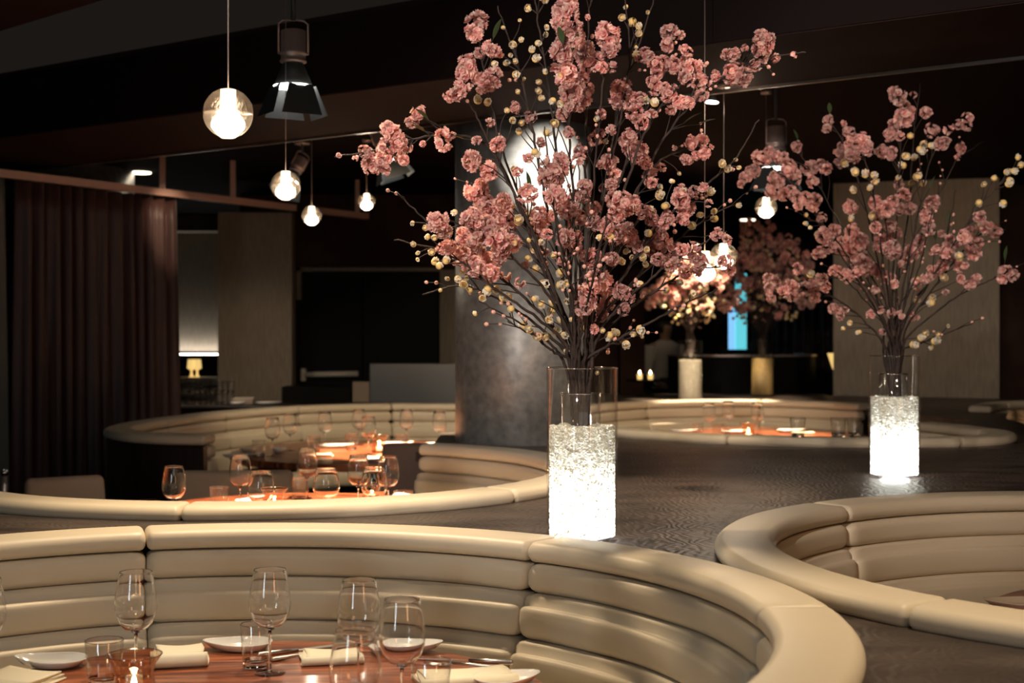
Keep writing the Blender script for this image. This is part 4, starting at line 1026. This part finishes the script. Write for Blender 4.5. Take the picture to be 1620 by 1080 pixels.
br1 = [
 ('blossom branch of the nearest bouquet reaching furthest left over the dark ceiling', [(880, 480), (830, 350), (775, 235), (690, 214), (610, 235), (530, 248)], -.10),
 ('blossom branch of the nearest bouquet topped by a single pink cluster at upper left', [(885, 480), (848, 370), (795, 240), (765, 110), (754, 32)], .10),
 ('blossom branch leaning left with two thick pink clusters above the pillar top', [(880, 470), (835, 350), (780, 240), (745, 165), (722, 140)], -.15),
 ('bare-tipped branch with cream blossoms at upper left of the nearest bouquet', [(895, 460), (862, 310), (835, 170), (815, 90), (786, 8)], .15),
 ('cream-blossom branch reaching the top edge left of the tallest pink clusters', [(905, 450), (888, 300), (868, 140), (852, 40), (845, -15)], -.05),
 ('tallest pink branch of the nearest bouquet, clusters touching the top edge', [(912, 450), (905, 300), (898, 150), (893, 20)], -.20),
 ('pink branch just right of the tallest clusters of the nearest bouquet', [(920, 450), (925, 300), (928, 160), (930, 60), (936, -10)], .10),
 ('pink branch of the nearest bouquet ending in the dark mauve cluster near the top', [(925, 450), (940, 300), (952, 150), (962, 60)], -.12),
 ('thin forked cream branch rising to the top edge right of the mauve cluster', [(930, 450), (955, 300), (985, 140), (1010, 75), (1036, -8)], .20),
 ('thin bare branch with cream buds reaching the top edge at centre', [(930, 460), (950, 330), (985, 170), (996, 80), (988, -5)], .12),
 ('branch of the nearest bouquet ending in a lone pink cluster at upper right', [(935, 460), (965, 330), (1015, 190), (1050, 100), (1062, 48)], -.02),
 ('pink branch of the nearest bouquet crossing behind the first hanging cord', [(940, 460), (975, 340), (1020, 210), (1065, 145), (1112, 110)], -.22),
 ('long pink branch of the nearest bouquet pointing furthest to the upper right', [(945, 460), (995, 330), (1060, 205), (1130, 135), (1200, 95), (1275, 82)], .08),
 ('branch with dark green leaves and a pink tuft beside the hanging cords', [(948, 470), (985, 350), (1035, 262), (1080, 238), (1114, 226)], .16),
 ('right-leaning branch with a bare green tip rising past the cords', [(955, 490), (1040, 360), (1115, 295), (1162, 252), (1200, 190)], -.10),
 ('cream-tipped branch of the nearest bouquet pointing at the small right globe', [(955, 500), (1040, 410), (1110, 350), (1172, 318)], .14),
 ('pink branch of the nearest bouquet ending in front of the pair of globes', [(958, 510), (1030, 440), (1095, 395), (1150, 366)], -.14),
 ('low pink branch of the nearest bouquet just below the pair of globes', [(960, 520), (1030, 465), (1090, 430), (1158, 420)], .05),
 ('lowest right branch of the nearest bouquet crossing before the far vases', [(965, 545), (1030, 508), (1085, 480), (1135, 456)], -.18),
 ('short right branch carrying the lowest cream blossoms beside the vase', [(958, 548), (985, 540), (1012, 522)], .08),
 ('left branch of the nearest bouquet with a bare twig tip against the dark door', [(868, 510), (800, 445), (735, 395), (680, 355), (630, 305)], .05),
 ('left branch of the nearest bouquet with cream buds above the door frame', [(866, 515), (790, 462), (715, 405), (624, 378)], -.12),
 ('lower left branch of the nearest bouquet with a lone bud before the black door', [(868, 530), (800, 480), (735, 452), (668, 466)], .10),
 ('nearly bare left twig branch in front of the pillar, upper of two', [(872, 545), (825, 512), (757, 476)], -.05),
 ('nearly bare left twig branch in front of the pillar, lower of two', [(874, 555), (845, 532), (803, 508)], -.12),
 ('dense pink branch spreading over the left side of the pillar', [(876, 480), (815, 410), (755, 365), (690, 345)], -.22),
 ('pink branch of the nearest bouquet crossing the pillar at mid height', [(882, 470), (825, 375), (775, 315), (745, 290)], .15),
 ('blossom branch rising in front of the bright pillar highlight', [(900, 450), (878, 330), (862, 200)], -.10),
]
for w, dp in (([(905, 470), (885, 380), (870, 300)], -.25), ([(918, 470), (915, 360), (915, 240)], .22), ([(930, 480), (950, 390), (975, 300)], -.25), ([(938, 490), (970, 420), (1000, 350)], .2), ([(915, 490), (895, 430), (885, 400)], -.28), ([(925, 500), (935, 450), (945, 410)], -.3)):
    br1.append(('blossom branch standing in the '+M1, w, dp))
cl1 = [(753,36,32),(758,84,18),(776,78,22),(790,85,12),(740,115,32),(765,130,28),(778,120,26),(728,140,26),(712,152,18),(815,170,16),(838,185,18),
(662,180,20),(652,193,18),(622,212,26),(610,235,28),(632,225,22),(578,240,18),(588,262,24),(604,258,20),(634,246,20),(646,233,12),(669,228,9),(700,222,26),(716,214,10),(754,222,14),(775,193,14),(562,250,8),(536,246,7),
(785,230,20),(746,253,28),(773,270,26),(748,305,26),(762,292,20),(693,352,28),(702,366,22),(762,330,30),(745,345,28),(795,330,32),(772,360,34),(806,352,28),(738,372,26),(785,378,30),(834,305,26),(818,272,15),(870,270,28),(862,342,28),(850,360,26),(875,310,26),
(885,260,34),(874,280,30),(920,303,28),(888,318,32),(898,333,26),(921,345,26),(936,352,22),(920,240,20),(941,221,20),(966,206,14),(993,220,24),(965,255,24),(971,277,22),(998,240,22),(1013,240,28),(1022,258,18),(1030,278,22),(1046,265,14),(955,297,12),(985,318,28),(1001,322,26),(975,337,22),(1015,335,20),(965,352,24),(990,366,28),(1032,347,20),(1050,352,18),(895,376,26),(912,374,20),
(893,18,34),(886,34,26),(903,10,22),(906,48,28),(912,62,24),(960,56,34),(966,78,24),(887,86,36),(925,84,34),(942,97,24),(896,116,28),(926,107,22),(952,106,18),(968,106,14),(915,155,36),(928,142,22),(905,168,22),(982,143,30),(1000,160,28),(1006,178,24),(977,162,20),(1016,194,20),(1022,88,24),(1038,102,22),(1038,137,22),(1055,152,16),(1030,180,14),(930,28,8),
(1058,50,24),(1075,55,14),(1048,98,18),(1066,103,22),(1086,96,20),(1096,108,26),(1108,128,26),(1060,148,22),(1085,162,22),(1110,152,18),(1062,174,14),(1132,120,16),(1160,85,22),(1157,120,26),(1176,122,26),(1165,108,18),(1178,76,10),(1200,76,22),(1214,66,24),(1206,88,24),(1195,102,18),(1226,92,12),(1256,87,9),(1094,226,20),(1110,222,20),(1116,240,20),(1086,252,18),(1101,246,16),(1067,234,8),
(706,392,24),(730,402,28),(748,396,30),(752,422,28),(772,414,30),(757,372,30),(792,392,30),(786,354,30),(812,384,24),(800,436,14),(823,446,14),(776,432,24),
(909,392,22),(888,413,16),(936,408,28),(968,410,18),(942,440,28),(934,455,24),(962,450,28),(925,482,28),(947,476,28),(928,502,22),(951,497,18),(981,462,24),(994,468,20),(988,488,18),(941,521,12),(972,372,30),(996,378,24),(1030,392,26),(1046,380,24),
(1076,316,26),(1086,330,22),(1097,302,16),(1112,296,14),(1121,322,12),(1056,345,20),(1080,347,18),(1040,372,22),(1052,398,24),(1070,396,22),(1094,398,26),(1106,414,24),(1136,370,18),(1150,380,14),(1146,412,18),(1156,428,14),(1084,430,18),(1062,422,16),(1040,410,18),(1070,412,18),(836,250,14),(855,225,14),(900,210,16),(952,180,14),(860,400,14),(940,330,18),(905,350,18),(830,420,12),(865,370,18),(950,260,14)]
cr1 = [(835,13,14),(862,1,12),(823,32,7),(795,43,7),(812,70,14),(824,64,10),(807,87,8),(800,100,12),(816,98,10),(847,94,14),(841,80,12),(850,68,12),(815,118,14),(828,126,7),(819,146,9),(863,115,10),(854,130,10),(853,145,12),(855,156,11),(781,100,11),(785,110,9),(756,159,15),(771,163,14),(803,175,10),(811,190,14),(826,195,11),(864,53,9),(865,42,9),
(983,28,13),(1000,34,16),(1010,43,12),(1011,54,13),(1005,74,8),(1005,88,13),(1025,19,8),(991,10,8),(889,118,13),(875,158,12),(887,163,12),(878,195,15),(1022,157,12),(1035,164,14),(976,67,8),(822,210,12),(813,268,11),(846,240,14),(864,210,14),(820,350,18),(838,342,15),(811,327,8),(815,382,14),(720,335,10),
(943,189,10),(956,224,10),(1045,298,10),(1043,311,16),(1052,326,14),(1028,332,12),(1028,369,13),(966,374,15),(950,375,11),(653,352,8),(673,361,11),(677,374,10),(688,376,12),(683,399,13),(655,387,9),(660,401,7),(660,410,7),(687,415,13),(694,421,12),(705,413,13),(709,441,8),(724,440,12),(733,450,15),(743,459,12),(730,429,11),(738,440,10),(697,459,8),(772,457,14),(785,458,14),(762,472,12),(773,449,9),(795,471,15),(804,469,14),(809,488,13),(752,497,8),(830,515,16),(838,522,14),(852,533,14),
(846,395,14),(855,382,12),(837,380,10),(835,408,12),(847,425,15),(858,449,16),(856,480,13),(845,473,12),(876,405,12),(887,430,15),(885,451,15),(897,448,14),(908,460,8),(875,480,14),(873,492,15),(868,505,14),(889,507,14),(863,533,17),(879,524,15),(892,529,12),(922,518,15),(908,505,9),(953,523,10),(965,530,15),(976,527,14),(983,413,14),(1000,407,10),(990,398,11),(1017,408,14),(1023,395,12),(1022,419,11),(1014,450,13),(1012,520,16),(1003,528,11),(1016,533,7),(990,544,15),(898,475,11),
(1080,305,12),(1094,357,16),(1123,305,14),(1131,334,11),(1132,346,13),(1143,260,14),(1150,268,12),(1165,253,7),(1167,325,9),(1106,340,12),(1075,275,7),(1065,287,9),(1170,265,8),(1056,460,10),(1075,445,12),(1095,462,9),(905,505,8),(895,555,8),(935,600,9),(945,590,8)]
lv1 = [(1080,196),(1105,197),(672,208),(678,190),(905,82),(890,70),(838,305),(735,220),(1192,108),(780,62),(1110,375),(880,340)]
bouquet(V1, V1[1], 1.0, br1, cl1, cr1, lv1, 11)
br2 = [
 ('blossom branch of the right bouquet reaching furthest left, heavy with pink clusters', [(1392, 500), (1335, 410), (1265, 305), (1215, 265), (1172, 290)], .0),
 ('pink branch of the right bouquet arching left below the dim spotlight can', [(1394, 490), (1345, 390), (1300, 300), (1258, 232)], .2),
 ('left branch of the right bouquet with pale buds over the small globe side', [(1396, 500), (1350, 420), (1310, 365), (1272, 342)], -.15),
 ('low left branch of the right bouquet overlapping the far golden-vase blossoms', [(1388, 530), (1335, 480), (1275, 456), (1216, 466)], -.1),
 ('branch of the right bouquet ending in a small pink tuft pointing up-left', [(1402, 480), (1375, 350), (1342, 240), (1308, 188)], .1),
 ('pink branch of the right bouquet left of its centre, dense upper clusters', [(1406, 480), (1388, 350), (1372, 262), (1346, 212)], -.2),
 ('tallest branch of the right bouquet, pink cluster at its top', [(1412, 470), (1420, 340), (1425, 230), (1420, 148)], .0),
 ('thin branch beside the tallest one with a single bud tip', [(1418, 470), (1438, 330), (1446, 210), (1456, 132)], .15),
 ('right-leaning branch of the right bouquet with a pink tuft at upper right', [(1424, 480), (1450, 350), (1478, 240), (1532, 190)], -.1),
 ('branch of the right bouquet ending in mauve clusters below the upper tuft', [(1428, 490), (1465, 350), (1495, 290), (1520, 238)], .2),
 ('long cream-blossom branch reaching the right edge of the photo', [(1434, 505), (1500, 400), (1550, 325), (1612, 262)], -.12),
 ('right branch of the right bouquet with pink clusters before the taupe panel edge', [(1436, 515), (1500, 425), (1550, 372), (1592, 362)], .12),
 ('lowest long branch of the right bouquet, pink tuft and leaves at its right tip', [(1440, 528), (1510, 472), (1560, 446), (1594, 430)], -.05),
 ('short thin cream-budded twig low at the right of the second vase', [(1440, 548), (1480, 534), (1540, 510)], .05),
 ('pink branch of the right bouquet rising before the middle of the taupe panel', [(1428, 490), (1455, 420), (1475, 330)], -.2),
 ('bare-tipped branch of the right bouquet before the taupe panel', [(1432, 500), (1480, 430), (1498, 370), (1512, 300)], .1),
]
for w, dp in (([(1398, 510), (1355, 460), (1325, 430)], -.2), ([(1410, 490), (1405, 400), (1398, 320)], -.22), ([(1416, 500), (1418, 440), (1425, 400)], .2), ([(1405, 490), (1375, 430), (1360, 400)], .2)):
    br2.append(('blossom branch standing in the crowded middle of the right bouquet', w, dp))
cl2 = [(1420,152,28),(1430,166,18),(1445,150,12),(1414,200,24),(1430,186,26),(1440,175,16),(1465,178,18),(1408,213,20),(1310,190,18),(1308,203,14),(1335,195,10),(1343,208,20),(1350,228,26),(1364,222,22),(1335,236,24),(1346,245,26),(1370,234,26),(1325,242,14),(1330,256,20),(1395,240,22),(1410,241,20),(1475,205,22),(1490,226,22),(1500,205,14),(1515,198,16),(1532,186,18),(1530,198,14),(1520,235,18),(1515,249,10),(1205,250,26),(1194,270,20),(1180,280,20),(1172,291,12),(1218,240,18),(1235,250,22),(1248,262,26),(1260,232,18),(1256,276,24),(1224,300,28),(1241,306,24),(1253,300,16),(1280,265,26),(1286,286,20),(1300,260,22),(1230,284,22),(1275,315,24),(1290,316,20),(1262,326,14),(1345,328,24),(1385,320,22),(1400,332,26),(1412,318,20),(1430,306,20),(1440,330,20),(1475,320,24),(1465,345,22),(1470,363,22),(1306,373,26),(1320,364,20),(1335,385,26),(1347,366,22),(1360,382,28),(1395,385,28),(1415,370,24),(1411,395,26),(1440,400,30),(1360,410,26),(1341,401,26),(1385,360,18),(1505,385,26),(1525,376,24),(1545,385,22),(1560,360,24),(1576,366,20),(1540,402,22),(1500,402,24),(1520,420,20),(1490,370,14),(1296,400,20),(1366,420,30),(1350,432,24),(1382,426,22),(1338,436,22),(1425,417,14),(1405,440,22),(1416,450,14),(1385,458,14),(1300,441,22),(1306,455,16),(1321,428,18),(1225,446,22),(1240,460,20),(1252,452,22),(1275,460,26),(1286,450,22),(1291,471,18),(1255,469,18),(1220,471,16),(1318,488,16),(1330,500,12),(1336,490,12),(1378,497,14),(1393,490,12),(1410,495,14),(1425,498,14),(1445,500,16),(1397,525,12),(1590,430,22),(1585,441,16),(1535,450,20),(1545,440,14),(1520,441,12),(1496,462,12),(1475,430,22),(1465,441,16),(1385,340,20),(1300,345,16),(1455,380,18),(1480,395,16),(1490,420,18),(1450,450,16)]
cr2 = [(1353,273,14),(1369,277,13),(1381,277,12),(1384,288,13),(1351,302,13),(1375,298,10),(1335,257,15),(1442,290,13),(1461,227,14),(1472,230,12),(1455,236,14),(1445,250,12),(1440,215,12),(1420,282,10),(1450,280,14),(1432,247,14),(1430,262,13),(1460,291,12),(1592,272,12),(1603,270,11),(1597,285,12),(1573,282,12),(1615,262,12),(1610,250,10),(1595,292,12),(1588,320,12),(1556,292,10),(1549,320,12),(1346,347,12),(1379,342,13),(1552,356,12),(1293,370,12),(1273,353,8),(1276,340,8),(1283,360,7),(1495,440,13),(1518,408,14),(1472,470,14),(1475,479,14),(1451,442,13),(1450,475,12),(1282,435,13),(1444,545,14),(1456,535,13),(1478,540,14),(1485,530,11),(1464,528,12),(1475,549,9),(1500,515,7),(1360,525,9),(1345,510,9),(1335,520,7),(1455,571,0.1)]
cr2 = [c for c in cr2 if c[2] > 1]
lv2 = [(1313,180),(1590,412),(1500,355),(1480,380),(1330,355),(1262,222),(1540,235),(1470,300)]
bouquet(V2, V2[1], 1.3, br2, cl2, cr2, lv2, 23, dup=.4, cs=1.08)
# far bouquets, small in the photo
def far_bouquet(vpos, Y, cx, top, spread, lab, grp, seed, n, cx_shift=0):
    rnd = random.Random(seed); br = []; cl = []; cr = []
    for i in range(n):
        a = -1+2*(i+.5)/n; tx = cx+a*spread+cx_shift; ty = 535-(535-top)*(1-.55*a*a)*rnd.uniform(.75, 1)
        if abs(a) > .8: ty = min(ty+30, 470)
        m = (cx+(tx-cx)*.45, 530-(530-ty)*.55)
        br.append((lab, [(cx+(tx-cx)*.12, 518), m, (tx, ty)], rnd.uniform(-.3, .3)))
        for k in range(15):
            u = rnd.uniform(.25, 1.05); x = m[0]*(1-u)+tx*u if u > .5 else cx+(m[0]-cx)*u*2; y = m[1]*(1-u)+ty*u
            cl.append((x+rnd.gauss(0, 7), y+rnd.gauss(0, 7), rnd.choice((8, 9, 10, 12))))
        for k in range(11):
            u = rnd.uniform(.0, 1.0); cr.append((cx+(tx-cx)*(.3+.6*u)+rnd.gauss(0, 6), 520-(520-ty)*(.2+.75*u)+rnd.gauss(0, 6), rnd.choice((5, 6, 7))))
    bouquet(vpos, Y, 1.2, br, cl, cr, [], seed, grp, thick=.9)
far_bouquet(V3, V3[1], 1092, 385, 74, 'blurred blossom branch in the far grey-white vase, left of the teal panel', 'branches in the far grey-white vase', 41, 13)
far_bouquet(V4, V4[1], 1206, 350, 88, 'blurred blossom branch in the far golden vase, right of the teal panel', 'branches in the far golden vase', 57, 14)
# those standing in the crowded middles share a label and a group
for o in bpy.data.objects:
    if o.parent is None and 'crowded middle' in o.get('label', ''): o['group'] = 'branches in the '+o['label'].split('in the ')[1]

point('trim_glint', P(1165, 165, 6.5), 1.2, .02, (1, .85, .65))  # added unseen point lamp for a bright streak on the soffit trim
# ------------------------------------------------------------------ person far behind
def person(px, Y):
    x, y = XY(px, Y)
    bm_v = {'pelvis': (0, 0, .90), 'waist': (0, .0, 1.02), 'chest': (0, .01, 1.22), 'neck0': (0, .01, 1.36), 'neck': (0, .0, 1.42), 'head': (0, -.01, 1.50), 'crown': (0, 0, 1.58),
            'hipL': (-.09, 0, .86), 'kneeL': (-.10, -.02, .48), 'ankL': (-.10, .02, .08), 'toeL': (-.11, -.13, .035), 'hipR': (.09, 0, .86), 'kneeR': (.10, -.01, .48), 'ankR': (.10, .03, .08), 'toeR': (.12, -.12, .035),
            'shL': (-.17, .01, 1.32), 'elL': (-.22, .02, 1.06), 'wrL': (-.18, -.14, .92), 'haL': (-.17, -.21, .90), 'shR': (.17, .01, 1.32), 'elR': (.23, .03, 1.06), 'wrR': (.17, -.15, .93), 'haR': (.15, -.22, .92)}
    rad = {'pelvis': .13, 'waist': .115, 'chest': .14, 'neck0': .07, 'neck': .05, 'head': .085, 'crown': .07, 'hipL': .085, 'kneeL': .055, 'ankL': .037, 'toeL': .033, 'hipR': .085, 'kneeR': .055, 'ankR': .037, 'toeR': .033,
           'shL': .062, 'elL': .042, 'wrL': .027, 'haL': .03, 'shR': .062, 'elR': .042, 'wrR': .027, 'haR': .03}
    E = [('pelvis', 'waist'), ('waist', 'chest'), ('chest', 'neck0'), ('neck0', 'neck'), ('neck', 'head'), ('head', 'crown'), ('pelvis', 'hipL'), ('hipL', 'kneeL'), ('kneeL', 'ankL'), ('ankL', 'toeL'), ('pelvis', 'hipR'), ('hipR', 'kneeR'), ('kneeR', 'ankR'), ('ankR', 'toeR'),
         ('chest', 'shL'), ('shL', 'elL'), ('elL', 'wrL'), ('wrL', 'haL'), ('chest', 'shR'), ('shR', 'elR'), ('elR', 'wrR'), ('wrR', 'haR')]
    ks = list(bm_v); 
    for s in (-1, 1):
        w = 'wrL' if s < 0 else 'wrR'; h = Vector(bm_v['haL' if s < 0 else 'haR'])
        for i in range(4):
            a = 'f%d%d' % (s, i); bm_v[a] = tuple(h+Vector(((i-1.5)*.019, -.045, -.004))); rad[a] = .009; bm_v[a+'t'] = tuple(h+Vector(((i-1.5)*.02, -.085-.006*(i in (1, 2)), -.022))); rad[a+'t'] = .007
            E += [('haL' if s < 0 else 'haR', a), (a, a+'t')]
        a = 'th%d' % s; bm_v[a] = tuple(h+Vector((-s*.045, -.02, .005))); rad[a] = .010; E.append(('haL' if s < 0 else 'haR', a))
    ks = list(bm_v)
    me = bpy.data.meshes.new('person'); me.from_pydata([bm_v[k] for k in ks], [(ks.index(a), ks.index(b)) for a, b in E], [])
    o = bpy.data.objects.new('person', me); COL.objects.link(o); o.location = (x, y, 0); o.rotation_euler = (0, 0, .5)
    o.modifiers.new('skin', 'SKIN')
    for i, k in enumerate(ks): v = me.skin_vertices[0].data[i]; v.radius = (rad[k], rad[k]*(.75 if k in ('pelvis', 'waist', 'chest') else 1)); v.use_root = (k == 'pelvis')
    ss = o.modifiers.new('sub', 'SUBSURF'); ss.levels = 2; ss.render_levels = 2
    me.materials.append(MT['skin'])
    tag(o, 'distant person in a pale shirt standing right of the pillar behind the vases', 'person')
    def cloth(name, prof, m, n=24, sy=.72):
        V, Fs = lathe(prof, n); V = [Vector((v[0], v[1]*sy, v[2])) for v in V]; return obj(name, V, Fs, m, o)
    V1_, F1_ = lathe([(.155, .86), (.150, 1.0), (.158, 1.15), (.178, 1.26), (.165, 1.33), (.10, 1.375), (.06, 1.39), (.055, 1.385)], 24); V1_ = [Vector((v[0], v[1]*.75, v[2])) for v in V1_]
    arms = [tube([bm_v['shL'], bm_v['elL'], bm_v['wrL']], [.078, .058, .042], 12), tube([bm_v['shR'], bm_v['elR'], bm_v['wrR']], [.078, .058, .042], 12)]
    obj('shirt', *merge((V1_, F1_), *arms), 'shirt', o)
    legs = [tube([bm_v['hipL'], bm_v['kneeL'], bm_v['ankL']], [.105, .075, .06], 14), tube([bm_v['hipR'], bm_v['kneeR'], bm_v['ankR']], [.105, .075, .06], 14)]
    pel = lathe([(.0, .80), (.14, .82), (.16, .90), (.152, .98), (0, .98)], 24); pel = ([Vector((v[0], v[1]*.75, v[2])) for v in pel[0]], pel[1])
    obj('trousers', *merge(pel, *legs), 'trousers', o)
    hr = lathe([(0, 1.605), (.05, 1.60), (.085, 1.565), (.094, 1.52), (.088, 1.47), (.06, 1.46)], 24); hr = ([Vector((v[0], v[1]+.022, v[2])) for v in hr[0]], hr[1])
    obj('hair', *hr, 'hair', o)
    nose = lathe([(0, .02), (.008, .012), (.012, 0), (0, 0)], 8); obj('nose', *xf(nose, Matrix.Translation((0, -.098, 1.50)) @ Matrix.Rotation(PI/2, 4, 'X')), 'skin', o)
person(1052, 15.6)
spot('spot_person', (1.3, 14.6, 2.6), (1.68, 15.6, 1.25), 6, 30, WARM, .6)
